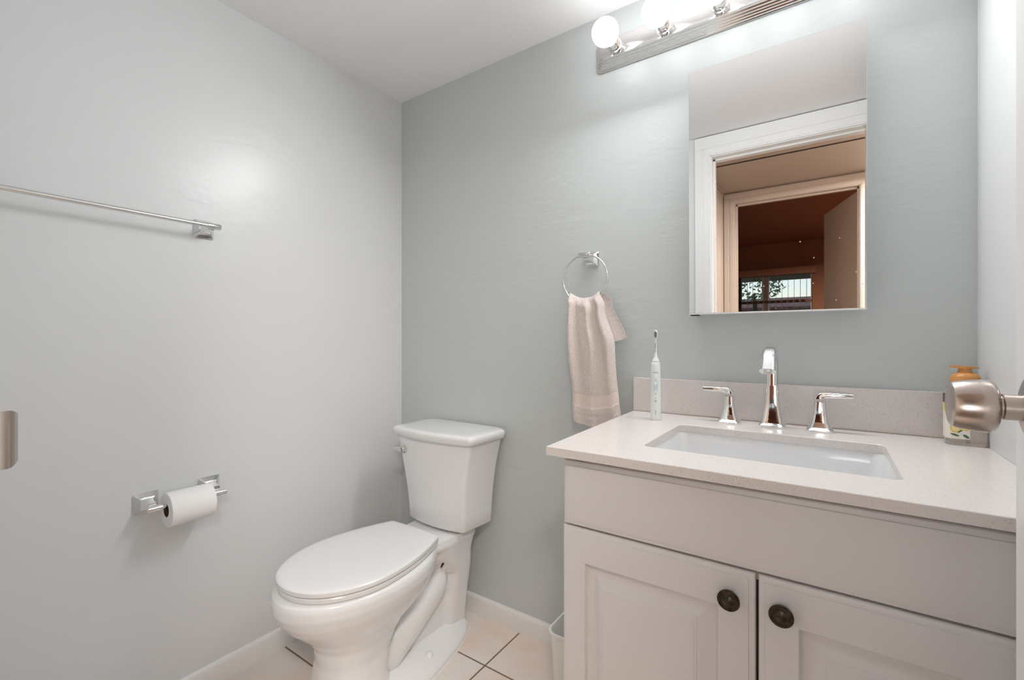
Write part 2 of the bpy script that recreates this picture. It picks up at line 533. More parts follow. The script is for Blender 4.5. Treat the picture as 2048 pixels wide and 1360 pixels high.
# bedroom shell
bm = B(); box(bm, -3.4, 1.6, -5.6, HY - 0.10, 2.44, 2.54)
struct('ceiling_bedroom', bm, BEDP, label='bedroom ceiling coloured dark brown for dim warm light, reflected in the mirror', category='ceiling')
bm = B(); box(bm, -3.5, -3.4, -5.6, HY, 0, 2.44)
struct('wall_bedroom_left', bm, BEDP, label='bedroom side wall coloured brown for dim warm light', category='wall')
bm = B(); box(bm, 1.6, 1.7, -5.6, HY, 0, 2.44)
struct('wall_bedroom_right', bm, BEDP, label='bedroom wall behind the open door, coloured brown for dim warm light', category='wall')
WX0, WX1, WZ0, WZ1 = -2.05, -0.13, 0.95, 2.00
bm = B()
box(bm, -3.4, WX0, -5.6, -5.5, 0, 2.44)
box(bm, WX1, 1.6, -5.6, -5.5, 0, 2.44)
box(bm, WX0, WX1, -5.6, -5.5, 0, WZ0)
box(bm, WX0, WX1, -5.6, -5.5, WZ1, 2.44)
struct('wall_bedroom_back', bm, BEDP, label='far bedroom wall with the window, coloured brown for dim warm light', category='wall')
# window
wn_ = bpy.data.objects.new('window_1', None); S.collection.objects.link(wn_)
wn_.location = (-1.1, -5.55, WZ0); ORIG['window_1'] = Vector((-1.1, -5.55, WZ0))
wn_['kind'] = 'structure'; wn_['label'] = 'bedroom window with grey frame, reflected in the mirror'; wn_['category'] = 'window'
bm = B()
box(bm, WX0, WX1, -5.59, -5.52, WZ1 - 0.05, WZ1); box(bm, WX0, WX1, -5.59, -5.52, WZ0, WZ0 + 0.04)
box(bm, WX0, WX0 + 0.04, -5.59, -5.52, WZ0, WZ1); box(bm, WX1 - 0.02, WX1, -5.59, -5.52, WZ0, WZ1)
box(bm, -0.80, -0.70, -5.59, -5.52, WZ0, WZ1)
part('window_frame', bm, WFRAME, wn_, smooth=0)
bm = B()
box(bm, WX0, WX1, -5.58, -5.51, 1.515, 1.555)
box(bm, -1.17, -1.09, -5.58, -5.51, WZ0, WZ1)
part('window_sash', bm, WBROWN, wn_, 'brown sash rails', smooth=0)
bm = B(); box(bm, WX0, WX1, -5.566, -5.562, WZ0, WZ1)
part('pane', bm, GLASS, wn_, smooth=0)
# vertical blind
vb = thing('vertical_blind', 'vertical slat blind under a brown valance, bedroom window reflected in the mirror', 'blind', (-1.1, -5.45, 1.95))
bm = B(); box(bm, WX0 - 0.06, WX1 + 0.05, -5.498, -5.38, 1.935, 2.04, 0.004)
part('valance', bm, BEDP, vb, 'brown valance')
for i in range(24):
    x = WX0 + 0.02 + 0.0795 * i
    if x > WX1: break
    bm = B()
    c, s_ = math.cos(math.radians(86)), math.sin(math.radians(86))
    h = 0.042
    rings = []
    for z in (0.98, 1.96):
        rings.append([(x - c * h - 0.001, -5.44 - s_ * h, z), (x - c * h + 0.001, -5.44 - s_ * h, z), (x + 0.004, -5.44, z), (x + c * h + 0.001, -5.44 + s_ * h, z),
                      (x + c * h - 0.001, -5.44 + s_ * h, z), (x + 0.002, -5.44, z)])
    loft(bm, rings)
    part('slat', bm, BLIND, vb, smooth=0)
# bedroom door standing ajar
d2 = bpy.data.objects.new('door_2', None); S.collection.objects.link(d2)
d2.location = (BX1, -1.13, 0); ORIG['door_2'] = Vector((BX1, -1.13, 0))
d2['kind'] = 'structure'; d2['label'] = 'tan bedroom door standing open, reflected in the mirror'; d2['category'] = 'door'
bm = B()
a = math.atan2(-1.76 + 1.13, 0.01 - BX1)
ca, sa = math.cos(a), math.sin(a)
L_, T_ = 0.68, 0.035
q = [(BX1, -1.13), (BX1 + ca * L_, -1.13 + sa * L_), (BX1 + ca * L_ + sa * -T_, -1.13 + sa * L_ + ca * T_), (BX1 - sa * T_, -1.13 + ca * T_)]
loft(bm, [[(x, y, 0.012) for x, y in q], [(x, y, 2.025) for x, y in q]])
part('slab', bm, mat('tan door paint', (0.58, 0.45, 0.35, 1), 0.3), d2, smooth=0)
# outside
bm = B(); box(bm, -60, 60, -90, -5.7, -0.4, -0.3)
struct('ground', bm, GRASS, label='lawn outside the bedroom window', category='ground')
bm = B(); box(bm, -4.5, 3.0, -8.1, -8.0, 2.10, 2.3)
box(bm, -4.5, 3.0, -8.1, -5.6, 2.3, 2.34)
struct('trim_porch', bm, PORCH, label='grey porch beam outside the window', category='trim')
nh = thing('neighbour_house', 'pale house with terracotta roof seen through the bedroom window', 'house', (-6, -24, -0.3))
bm = B(); box(bm, -20, 12, -28, -22, -0.3, 2.0)
part('wall', bm, HOUSEW, nh, smooth=0)
bm = B()
loft(bm, [[(x, -21.4, 2.0), (x, -21.4, 2.12), (x, -25, 2.75), (x, -28.6, 2.12), (x, -28.6, 2.0)] for x in (-20.6, 12.6)])
part('roof', bm, ROOFT, nh, 'terracotta tiled roof', smooth=0)
tr = thing('tree', 'green tree with a round crown seen through the bedroom window', 'tree', (-2.35, -19, -0.3))
bm = B(); tube(bm, [(-2.35, -19, -0.3), (-2.3, -19, 1.5), (-2.4, -19, 2.6)], [0.16, 0.12, 0.06], 10)
part('trunk', bm, BARK, tr)
bm = B()
for k in range(420):
    a1, a2 = random.uniform(0, 2 * PI), math.acos(random.uniform(-1, 1))
    rr = 1.15 * random.uniform(0.3, 1) ** 0.4
    c = Vector((-2.35 + rr * math.sin(a2) * math.cos(a1), -19 + rr * math.sin(a2) * math.sin(a1), 3.1 + 0.85 * rr * math.cos(a2)))
    u = Vector((random.uniform(-1, 1), random.uniform(-1, 1), random.uniform(-1, 1))).normalized()
    w = u.orthogonal().normalized()
    sz = random.uniform(0.06, 0.13)
    bm.faces.new([bm.verts.new(c + u * sz), bm.verts.new(c + w * sz * 0.5), bm.verts.new(c - u * sz), bm.verts.new(c - w * sz * 0.5)])
part('foliage', bm, LEAVES, tr, smooth=0)

# ------------------------------------------------------------------ vanity light bar
LZ = 2.008
LX0, LX1 = -0.629, 0.136
lb = thing('vanity_light', 'polished steel bar light with round white glowing bulbs above the mirror', 'light fixture', ((LX0 + LX1) / 2, YB, LZ))
bm = B()
prof = [(0, 0), (0.006, 0), (0.007, 0.0035), (0.012, 0.004), (0.0135, 0.008), (0.018, 0.009), (0.0195, 0.013), (0.024, 0.014), (0.026, 0.0185), (0.031, 0.0195), (0.033, 0.024), (0.040, 0.025), (0.0405, 0.026)]
rings = []
HZb = 0.0495
for d, ins in prof:
    x0, x1, z0, z1 = LX0 + ins, LX1 - ins, LZ - HZb + ins * 0.80, LZ + HZb - ins * 0.80
    c = 0.018
    ring = []
    # ends with concave-cut corners, like a picture-rail moulding
    for (cx_, cz_, sx, sz) in ((x1, z1, 1, 1), (x0, z1, -1, 1), (x0, z0, -1, -1), (x1, z0, 1, -1)):
        arc = []
        for k in range(5):
            t_ = PI / 2 * k / 4
            arc.append((cx_ - sx * c * math.cos(t_) * 0.75, cz_ - sz * c * math.sin(t_) * 0.75) if False else
                       (cx_ - sx * c * (1 - math.cos(t_)), cz_ - sz * c * (1 - math.sin(t_))))
        if (sx, sz) in ((-1, 1), (1, -1)): arc.reverse()
        ring += arc
    rings.append([(px, YB - d, pz) for px, pz in ring])
loft(bm, rings)
part('backplate', bm, PLATE, lb, smooth=22)
for k in range(5):
    bx = -0.55 + 0.1523 * k
    bm = B()
    lathe(bm, (bx, YB - 0.040, LZ), (0, -1, 0), [(0, 0.0225), (0.003, 0.0225), (0.004, 0.020), (0.016, 0.020), (0.017, 0.0215), (0.021, 0.0215), (0.022, 0.020), (0.034, 0.020), (0.035, 0.0215), (0.038, 0.0215), (0.038, 0.018), (0.036, 0.0)], 36)
    so = part('socket', bm, CHROME, lb, smooth=30)
    bm = B()
    pr = []
    R = 0.040
    for j in range(25):
        th = PI * j / 24
        if R * math.sin(th) < 0.0145 and th < PI / 2: continue
        pr.append((0.080 - 0.040 * math.cos(th) - 0.002, R * math.sin(th)))
    pr = [(0.030, 0.0), (0.030, 0.014)] + pr
    lathe(bm, (bx, YB - 0.040, LZ), (0, -1, 0), pr, 32)
    part('bulb', bm, BULBM, lb, 'round white glowing bulb', smooth=60)

# added unseen fill just in front of the bulbs, boosting their light into the room
area_light('vanity_front_fill', (-0.28, YB - 0.165, LZ - 0.01), (math.radians(90 - 42), 0, math.radians(180)), 0.70, 0.07, 10.5, (0.975, 0.99, 1.0))

# ------------------------------------------------------------------ medicine cabinet with mirror
MX0, MX1, MZ0, MZ1 = -0.3215, 0.0765, 1.155, 1.833
MY = YB - 0.055
TILT = math.radians(0.60)
mc = thing('medicine_cabinet', 'frameless mirror cabinet with a white underside on the wall above the sink', 'mirror cabinet', ((MX0 + MX1) / 2, YB, MZ0))
bm = B(); box(bm, MX0 + 0.006, MX1 - 0.006, MY + 0.004, YB, MZ0 + 0.001, MZ1 - 0.003, 0.001, 1)
part('cabinet_body', bm, TRIM, mc)
# door: glass slab in its own tilted frame
bm = B()
hw = (MX1 - MX0) / 2; hh = (MZ1 - MZ0)
box(bm, -hw, hw, -0.004, 0.0, 0.0, hh, 0.0006, 1)
me = bpy.data.meshes.new('mirror')
bm.to_mesh(me); bm.free(); me.materials.append(MIRROR)
mo = bpy.data.objects.new('mirror', me); S.collection.objects.link(mo)
mo.parent = mc
mo.location = (0, MY - YB - 0.0005, 0)
mo.rotation_euler = (TILT, 0, math.radians(0.22))
mo['label'] = 'mirror glass with pale specks near its bottom corner'
bm = B(); box(bm, MX0, MX1, MY - 0.0052, MY + 0.018, MZ0 - 0.0035, MZ0 - 0.0002, 0.0005, 1)
part('bottom_rail', bm, TRIM, mc, 'thin white bottom rail')
bm = B(); box(bm, MX0 + 0.001, MX0 + 0.022, MY + 0.006, MY + 0.03, MZ0 - 0.006, MZ0 - 0.003)
part('hinge', bm, DARKM, mc, 'small dark hinge tab')

# ------------------------------------------------------------------ vanity: cabinet, top, sink
CZ = 0.86
CT = 0.018
vc = thing('vanity_cabinet', 'warm grey vanity cabinet with two raised-panel doors and bronze knobs', 'cabinet', (-0.0925, 1.12, 0))
CX0, CX1, CY = -0.452, 0.268, 0.863
bm = B()
box(bm, CX0, CX0 + 0.016, CY, YB - 0.014, 0.0, CZ - CT)
box(bm, CX1 - 0.016, CX1, CY, YB - 0.014, 0.0, CZ - CT)
box(bm, CX0 + 0.016, CX1 - 0.016, YB - 0.022, YB - 0.014, 0.08, CZ - CT)
box(bm, CX0 + 0.016, CX1 - 0.016, CY, YB - 0.022, 0.09, 0.106)
box(bm, CX0 + 0.016, CX1 - 0.016, CY + 0.05, CY + 0.065, 0.0, 0.09)
# face frame
box(bm, CX0 + 0.016, CX1 - 0.016, CY, CY + 0.018, 0.80, CZ - CT)
box(bm, CX0 + 0.016, CX1 - 0.016, CY, CY + 0.018, 0.678, 0.712)
box(bm, CX0 + 0.016, CX1 - 0.016, CY, CY + 0.018, 0.106, 0.13)
box(bm, CX0 + 0.016, CX0 + 0.04, CY, CY + 0.018, 0.106, CZ - CT)
box(bm, CX1 - 0.04, CX1 - 0.016, CY, CY + 0.018, 0.106, CZ - CT)
part('body', bm, CAB, vc, smooth=0)
bm = B(); box(bm, -0.110, -0.080, CY + 0.002, CY + 0.016, 0.13, 0.678)  # dark strip stands in for the shade between the doors
part('gap_shade_strip', bm, CABIN, vc, 'dark strip painted as shade in the gap between the doors', smooth=0)

def panel(bm, x0, x1, z0, z1, yf, th, raised=True, ex=(0.0, 0.0)):
    """door front facing -Y: rounded stepped edge, recessed frame and raised field"""
    def ring(ins, dy, r=0.0):
        return [(x0 + ins, yf + dy, z0 + ins), (x1 - ins, yf + dy, z0 + ins), (x1 - ins, yf + dy, z1 - ins), (x0 + ins, yf + dy, z1 - ins)]
    rs = [ring(0, th), ring(0, 0.007), ring(0.0015, 0.0045), ring(0.006, 0.0030), ring(0.0095, 0.0026), ring(0.0103, 0.0006), ring(0.013, 0.0)]
    if raised:
        def ring2_(ins, dy):
            l_, r_, t_, b_ = ins + ex[0], ins + ex[1], ins + 0.017, ins + 0.012
            return [(x0 + l_, yf + dy, z0 + b_), (x1 - r_, yf + dy, z0 + b_), (x1 - r_, yf + dy, z1 - t_), (x0 + l_, yf + dy, z1 - t_)]
        rs += [ring2_(0.050, 0.0), ring2_(0.0512, 0.0015), ring2_(0.0530, 0.0095), ring2_(0.056, 0.0125), ring2_(0.064, 0.0125), ring2_(0.0755, 0.0080), ring2_(0.083, 0.0042), ring2_(0.0850, 0.0036),
               ring2_(0.0862, 0.0018), ring2_(0.0895, 0.0012), ring2_(0.0905, 0.0), ring2_(0.094, -0.0003)]
    loft(bm, rs)
YD = 0.843
bm = B(); panel(bm, CX0 - 0.002, CX1, 0.6975, CZ - CT - 0.012, YD, 0.0195, False)
part('drawer_front', bm, CAB, vc, 'plain false drawer front', smooth=25)
for i, (x0, x1, kx) in enumerate(((CX0 - 0.0035, -0.0975, -0.1345), (-0.0930, CX1 - 0.004, -0.0590))):
    bm = B(); panel(bm, x0, x1, 0.11, 0.6935, YD, 0.0195, True, (0.0, 0.006) if i == 0 else (0.006, 0.0))
    d = part('door', bm, CAB, vc, 'raised-panel door', smooth=25)
    bm = B()
    kz = 0.6485
    lathe(bm, (kx, YD, kz), (0, -1, 0), [(0, 0.0085), (0.0015, 0.0085), (0.003, 0.006), (0.009, 0.0055), (0.013, 0.0085), (0.0155, 0.0150), (0.0175, 0.0172), (0.0205, 0.0176), (0.0222, 0.0166),
                                        (0.0226, 0.0146), (0.0218, 0.0122), (0.0222, 0.0085), (0.0250, 0.0045), (0.0262, 0.0022), (0.0264, 0)], 32)
    k = finish('knob', bm, BRONZE, ORIG[d.name], d, 30)
    k['label'] = 'dark aged bronze knob'
    bm = B(); 
    for hz in (0.20, 0.60):
        box(bm, (x0 + 0.012) if i == 0 else (x1 - 0.022), (x0 + 0.022) if i == 0 else (x1 - 0.012), YD + 0.0195, YD + 0.020, hz, hz + 0.03)
    bm.free()

# countertop: slab with a rounded rectangular sink cut-out
YCF = 0.8165
TL0, TL1 = (-0.4790, YCF), (-0.4985, YB)
ct = thing('countertop', 'pale speckled quartz vanity top with backsplash and sink cut-out', 'countertop', (-0.11, 1.11, CZ - CT))
SX0, SX1, SY0, SY1 = -0.316, 0.099, 0.933, 1.228
inner = rrect((SX0 + SX1) / 2, (SY0 + SY1) / 2, (SX1 - SX0) / 2, (SY1 - SY0) / 2, 0.016, 6)
# outer outline sampled to the same count by projecting each inner point outward onto the slab's edge
def outer_pts(ins):
    res = []
    cx_, cy_ = (SX0 + SX1) / 2, (SY0 + SY1) / 2
    corners = {0: (XR - 0.0005, YB - 0.0005), 1: (TL1[0] + ins, YB - 0.0005), 2: (TL0[0] + ins, YCF + ins), 3: (XR - 0.0005, YCF + ins)}
    n = 7
    for q_ in range(4):
        c0 = corners[q_]
        for k in range(n):
            f = k / (n - 1.0)
            p0 = c0
            # spread the points a little along the two sides that meet in this corner
            if k < 3: other = corners[(q_ - 1) % 4]; g = (3 - k) * 0.03
            elif k > 3: other = corners[(q_ + 1) % 4]; g = (k - 3) * 0.03
            else: other = c0; g = 0
            res.append((p0[0] + (other[0] - p0[0]) * g, p0[1] + (other[1] - p0[1]) * g))
    return res
bm = B()
e = 0.0012
loft(bm, [[(x, y, CZ - CT) for x, y in inner], [(x, y, CZ - CT) for x, y in outer_pts(0)], [(x, y, CZ - e) for x, y in outer_pts(0)], [(x, y, CZ) for x, y in outer_pts(e)],
          [(x, y, CZ) for x, y in rrect((SX0 + SX1) / 2, (SY0 + SY1) / 2, (SX1 - SX0) / 2 + e, (SY1 - SY0) / 2 + e, 0.017, 6)],
          [(x, y, CZ - e) for x, y in inner], [(x, y, CZ - CT) for x, y in inner]], cap0=False, cap1=False)
part('slab', bm, QUARTZ, ct, smooth=20)
bm = B(); box(bm, -0.4985, XR - 0.0005, YB - 0.0205, YB - 0.0003, CZ + 0.0003, CZ + 0.103, 0.0015, 2)
part('backsplash', bm, QUARTZ, ct, smooth=20)
bm = B(); box(bm, -0.495, XR, YB - 0.0225, YB - 0.0195, CZ - 0.0005, CZ + 0.0018, 0.0006, 1)
part('caulk_line', bm, mat('grey brown joint', (0.33, 0.26, 0.21, 1), 0.6), ct, 'thin dark joint', smooth=0)

# undermount sink
sk = thing('sink', 'white rectangular undermount basin set below the quartz top', 'sink', ((SX0 + SX1) / 2, (SY0 + SY1) / 2, CZ - CT - 0.15))
bm = B()
ccx, ccy = (SX0 + SX1) / 2, (SY0 + SY1) / 2
hx, hy = (SX1 - SX0) / 2 + 0.002, (SY1 - SY0) / 2 + 0.002
zt = CZ - CT - 0.0004
sec = [(0, 0, 0.020, 0), (0.002, 0.008, 0.022, 0), (0.006, 0.04, 0.026, 0), (0.012, 0.085, 0.032, 0), (0.020, 0.110, 0.040, 0), (0.035, 0.124, 0.050, 0), (0.06, 0.131, 0.055, 0), (0.10, 0.1335, 0.045, 0), (0.125, 0.135, 0.018, 0)]
rings = [[(x, y, zt - dz) for x, y in rrect(ccx, ccy, max(hx - ins, 0.02), max(hy - ins, 0.02), r_, 8)] for ins, dz, r_, _ in sec]
outer = [[(x, y, zt - dz - 0.010) for x, y in rrect(ccx, ccy, max(hx - ins + 0.012, 0.03), max(hy - ins + 0.012, 0.03), r_ + 0.01, 8)] for ins, dz, r_, _ in reversed(sec)]
top_out = [(x, y, zt) for x, y in rrect(ccx, ccy, hx + 0.012, hy + 0.012, 0.03, 8)]
loft(bm, [top_out] + rings, cap0=False, cap1=True)
loft(bm, outer + [top_out], cap0=True, cap1=False)
part('basin', bm, CERAMIC, sk, smooth=50)
bm = B(); lathe(bm, (ccx, ccy + 0.01, zt - 0.1345), (0, 0, 1), [(0, 0.021), (0.003, 0.021), (0.004, 0.018), (0.003, 0.014), (0.005, 0.012), (0.007, 0.008), (0.0075, 0)], 28)
part('drain', bm, CHROME, sk, 'chrome drain')

# ------------------------------------------------------------------ faucet set
fa = thing('faucet', 'polished chrome widespread faucet with arched spout and two lever handles', 'faucet', (-0.114, 1.325, CZ))
def sq_ring(cx_, cy_, z, h, r):
    return [(x, y, z) for x, y in rrect(cx_, cy_, h, h, r, 5)]
def flare(bm, cx_, cy_, sec_):
    loft(bm, [sq_ring(cx_, cy_, CZ + z, h, r) for z, h, r in sec_])
FX, FY = -0.1145, 1.327
bm = B()
flare(bm, FX, FY, [(0, 0.0285, 0.006), (0.002, 0.0292, 0.007), (0.006, 0.029, 0.007), (0.009, 0.0265, 0.007), (0.011, 0.0235, 0.006), (0.013, 0.0228, 0.006), (0.022, 0.0212, 0.006), (0.035, 0.0190, 0.006),
                   (0.050, 0.0168, 0.006), (0.066, 0.0153, 0.006), (0.085, 0.0145, 0.006), (0.105, 0.0142, 0.006)])
part('spout_base', bm, CHROME, fa, smooth=30)
# arched neck: squarish section swept along an arc, widening toward the tip
bm = B()
path = []
for k in range(22):
    f = k / 21.0
    if f < 0.18:
        path.append((FY, 0.100 + 0.045 * f / 0.18))
    else:
        g = (f - 0.18) / 0.82
        a_ = PI * (0.0 + 0.80 * g)
        R = 0.047
        path.append((FY - R + R * math.cos(a_) - 0.010 * g * g, 0.145 + R * math.sin(a_)))
yl, zl = path[-1]
dy, dz_ = path[-1][0] - path[-2][0], path[-1][1] - path[-2][1]
ll = math.hypot(dy, dz_)
for s_ in (0.012, 0.026, 0.036): path.append((yl + dy / ll * s_ * 0.75, zl + dz_ / ll * s_ * 1.05))
rings = []
N = len(path)
for i, (y, z) in enumerate(path):
    y0, z0 = path[max(i - 1, 0)]; y1, z1 = path[min(i + 1, N - 1)]
    ty, tz = y1 - y0, z1 - z0
    l = math.hypot(ty, tz); ty, tz = ty / l, tz / l
    ny, nz = -tz, ty
    f = i / (N - 1.0)
    hwid = 0.0135 + 0.0035 * f * f
    hth = 0.0138 - 0.0030 * f
    rings.append([(FX + u, y + ny * v_, CZ + z + nz * v_) for u, v_ in rrect(0, 0, hwid, hth, 0.0100, 7)])
loft(bm, rings)
part('spout', bm, CHROME, fa, smooth=40)
tipc = path[-1]
bm = B(); lathe(bm, (FX, tipc[0] + 0.001, CZ + tipc[1] + 0.002), (0, dy / ll * 0.5, dz_ / ll), [(0, 0.009), (0.006, 0.009), (0.006, 0.0)], 20)
part('aerator', bm, CHROME2, fa)
bm = B(); lathe(bm, (FX, FY + 0.024, CZ + 0.004), (0, 0, 1), [(0, 0.002), (0.045, 0.002)], 10)
lathe(bm, (FX, FY + 0.024, CZ + 0.049), (0, 0, 1), [(0, 0.002), (0.002, 0.0045), (0.006, 0.0045), (0.008, 0.0)], 14)
part('lift_rod', bm, CHROME, fa)
for sgn, hx_ in ((-1, -0.2145), (1, -0.0145)):
    bm = B()
    flare(bm, hx_, FY, [(0, 0.0265, 0.007), (0.002, 0.0272, 0.008), (0.005, 0.027, 0.008), (0.008, 0.024, 0.007), (0.010, 0.0215, 0.007), (0.014, 0.0200, 0.007), (0.022, 0.0172, 0.007), (0.032, 0.0148, 0.006),
                        (0.045, 0.0128, 0.006), (0.060, 0.0118, 0.006), (0.0705, 0.0115, 0.006), (0.071, 0.0105, 0.006)])
    hd = part('handle_base', bm, CHROME, fa, smooth=30)
    bm = B()
    # lever: rises from the post, bends and runs outward, thinning
    rings = []
    pts = [(0.0, 0.0715, 0.0115, 0.0115, 0), (0.0, 0.078, 0.0115, 0.0115, 0.0)]
    sw = []
    for k in range(13):
        f = k / 12.0
        if k < 5:
            a_ = PI / 2 * k / 4
            R = 0.011
            cxp, czp = R - R * math.cos(a_), 0.078 + 0.0085 * math.sin(a_)
            tx, tz = math.sin(a_), math.cos(a_)
            th = 0.0112 - 0.0042 * (k / 4.0)
        else:
            g = (k - 4) / 8.0
            cxp, czp = 0.011 + 0.053 * g, 0.0865 + 0.0015 * g
            tx, tz = 1, 0
            th = 0.0070 - 0.0018 * g
        wd = 0.0110 - 0.0020 * math.sin(PI * f)
        rings.append([(hx_ + sgn * (cxp - tz * v_), FY + u, CZ + czp + tx * v_) for u, v_ in rrect(0, 0, wd, th, 0.003, 4)])
    loft(bm, rings)
    part('handle_lever', bm, CHROME, fa, smooth=40)

# ------------------------------------------------------------------ toothbrush
TX, TY = -0.389, 1.258
tb = thing('toothbrush', 'white electric toothbrush standing upright on the quartz top', 'toothbrush', (TX, TY, CZ))
bm = B()
rings = []
for z, r_ in ((0, 0.0128), (0.001, 0.0138), (0.006, 0.0140), (0.05, 0.0139), (0.10, 0.0136), (0.13, 0.0130), (0.150, 0.0122), (0.158, 0.0115), (0.1595, 0.0108)):
    rings.append([(TX + r_ * math.cos(t_), TY + r_ * 1.05 * math.sin(t_), CZ + z) for t_ in [2 * PI * k / 32 for k in range(32)]])
loft(bm, rings)
part('handle', bm, BRUSHW, tb, smooth=40)
bm = B()
lathe(bm, (TX, TY, CZ + 0.1605), (0, 0, 1), [(0, 0.0098), (0.001, 0.0102), (0.004, 0.0092), (0.010, 0.0062), (0.016, 0.0045), (0.024, 0.0034), (0.045, 0.0028), (0.062, 0.0024), (0.066, 0.0026)], 24)
rings = []
for z, a_, b_ in ((0.223, 0.003, 0.0022), (0.2265, 0.0044, 0.0026), (0.232, 0.0055, 0.003), (0.240, 0.0056, 0.003), (0.245, 0.0042, 0.0026), (0.2475, 0.002, 0.0015)):
    rings.append([(TX + a_ * math.cos(t_), TY + b_ * math.sin(t_), CZ + z) for t_ in [2 * PI * k / 16 for k in range(16)]])
loft(bm, rings)
hd = part('brush_head', bm, BRUSHW, tb, smooth=40)
fx, fy = 0.31, -0.95     # the side that faces the doorway
bm = B()
for i in range(-2, 3):
    for j in range(9):
        z = CZ + 0.2275 + j * 0.0020
        u = i * 0.0017
        if abs(u) > 0.0046 * math.sqrt(max(0.02, 1 - ((j - 4) / 5.0) ** 2)): continue
        o_ = Vector((TX + u * 0.95, TY - 0.002 + u * 0.3, z))
        lathe(bm, o_, (fx, fy, 0), [(0, 0.00065), (0.0085, 0.00055)], 6)
bo = finish('bristles', bm, BRIST, ORIG[hd.name], hd, 0); bo['kind'] = 'stuff'; bo['label'] = 'grey green bristles'
def on_handle(bm, dz, w, h, off=0.0004, r=0.0139, n=10, ell=True):
    """curved badge on the brush handle, facing the doorway"""
    a0 = math.atan2(fy, fx)
    c = bm.verts.new((TX + (r + off) * math.cos(a0), TY + (r + off) * 1.05 * math.sin(a0), CZ + dz))
    vs = []
    for k in range(20):
        t_ = 2 * PI * k / 20
        cx_, cz_ = math.cos(t_), math.sin(t_)
        if not ell:
            m_ = max(abs(cx_), abs(cz_)); cx_, cz_ = cx_ / m_, cz_ / m_
        aa = a0 + w * cx_ / r
        vs.append(bm.verts.new((TX + (r + off) * math.cos(aa), TY + (r + off) * 1.05 * math.sin(aa), CZ + dz + h * cz_)))
    for k in range(20):
        bm.faces.new((c, vs[k], vs[(k + 1) % 20]))
bm = B()
on_handle(bm, 0.093, 0.0062, 0.0225, 0.0005)
part('grip', bm, BRUSHG, tb, 'pale mint oval grip')
bm = B()
on_handle(bm, 0.103, 0.0040, 0.0045, 0.0010)
part('button', bm, BRUSHW, tb, 'round white button')
bm = B(); on_handle(bm, 0.079, 0.0036, 0.0042, 0.0010)
part('button', bm, BRUSHW, tb, 'round white button')
bm = B()
on_handle(bm, 0.131, 0.0072, 0.0006, 0.0006, 0.0130, ell=False)
part('printed_mark', bm, MARK, tb, 'thin grey printed line')
for dz, w, h in ((0.0610, 0.0010, 0.0012), (0.0545, 0.0034, 0.0008), (0.0510, 0.0030, 0.0007), (0.0250, 0.0007, 0.0035), (0.0190, 0.0010, 0.0016)):
    bm = B(); on_handle(bm, dz, w, h, 0.0006, 0.0140, ell=False)
    part('printed_mark', bm, MARK, tb, 'small grey printed mark')
for z0, z1 in ((0.187, 0.193), (0.196, 0.211), (0.1745, 0.1765)):
    bm = B(); box(bm, TX - 0.0007, TX + 0.0011, TY - 0.0048, TY - 0.0030, CZ + z0, CZ + z1)
    mk = finish('head_mark', bm, MARK, ORIG[hd.name], hd, 0); mk['label'] = 'small grey vertical mark'

# ------------------------------------------------------------------ soap bottle
BX, BY = 0.2385, 1.330
sb = thing('soap_bottle', 'clear soap bottle with lemon print and amber pump in the counter corner', 'soap bottle', (BX, BY, CZ))
bm = B()
sec = [(0, 0.030, 0.018, 0.012), (0.002, 0.0318, 0.0195, 0.013), (0.006, 0.032, 0.020, 0.013), (0.09, 0.0318, 0.020, 0.013), (0.112, 0.0312, 0.0197, 0.014), (0.122, 0.028, 0.019, 0.016), (0.128, 0.0215, 0.0175, 0.0165), (0.131, 0.0165, 0.0165, 0.016)]
loft(bm, [[(x, y, CZ + z) for x, y in rrect(BX, BY, a_, b_, r_, 6)] for z, a_, b_, r_ in sec])
bt = part('bottle', bm, CLEARP, sb, smooth=40)
# printed label wrapped round the front and the side facing the mirror
fr = rrect(BX, BY, 0.0323, 0.0203, 0.0132, 6)
# order: corner(+,+) (-,+) (-,-) (+,-); label runs from the left side round the front-left corner
idx = [i for i in range(len(fr))]
seg = fr[12:]                       # from the back-left corner onward: left side, front-left corner
lab = [(BX - 0.0323, BY + 0.010)] + fr[14:21] + [(BX + 0.004, BY - 0.0203)]
def strip(z0, z1, off):
    bm = B()
    rr = []
    for z in (z0, z1):
        row = []
        for x, y in lab:
            d = Vector((x - BX, y - BY, 0))
            n = Vector((-1, 0, 0)) if x < BX - 0.0315 else (Vector((0, -1, 0)) if y < BY - 0.0200 else d.normalized())
            row.append(bm.verts.new((x + n.x * off, y + n.y * off, CZ + z)))
        rr.append(row)
    for i in range(len(lab) - 1):
        bm.faces.new((rr[0][i], rr[0][i + 1], rr[1][i + 1], rr[1][i]))
    return bm
lb_ = part('label', strip(0.014, 0.100, 0.0003), LABW, sb, 'white label with lemons and leaves')
def sub(name, bm, m, par, label=None):
    o = finish(name, bm, m, ORIG[par.name], par, 0)
    if label: o['label'] = label
    return o
sub('yellow_band', strip(0.068, 0.086, 0.0007), LABY, lb_, 'yellow band')
sub('dark_band', strip(0.087, 0.107, 0.0007), LABD, lb_, 'dark brown band')
def disc(bm, px, pz, rx, rz, off, rot=0.0):
    """flat print on the front face (x along the face)"""
    vs = []
    for k in range(18):
        t_ = 2 * PI * k / 18
        u, w = rx * math.cos(t_), rz * math.sin(t_)
        vs.append(bm.verts.new((BX + px + u * math.cos(rot) - w * math.sin(rot), BY - 0.0206 - off, CZ + pz + u * math.sin(rot) + w * math.cos(rot))))
    bm.faces.new(vs)
bm = B(); disc(bm, -0.018, 0.036, 0.0085, 0.0090, 0.0004); disc(bm, -0.002, 0.040, 0.0080, 0.0085, 0.0004, 0.4)
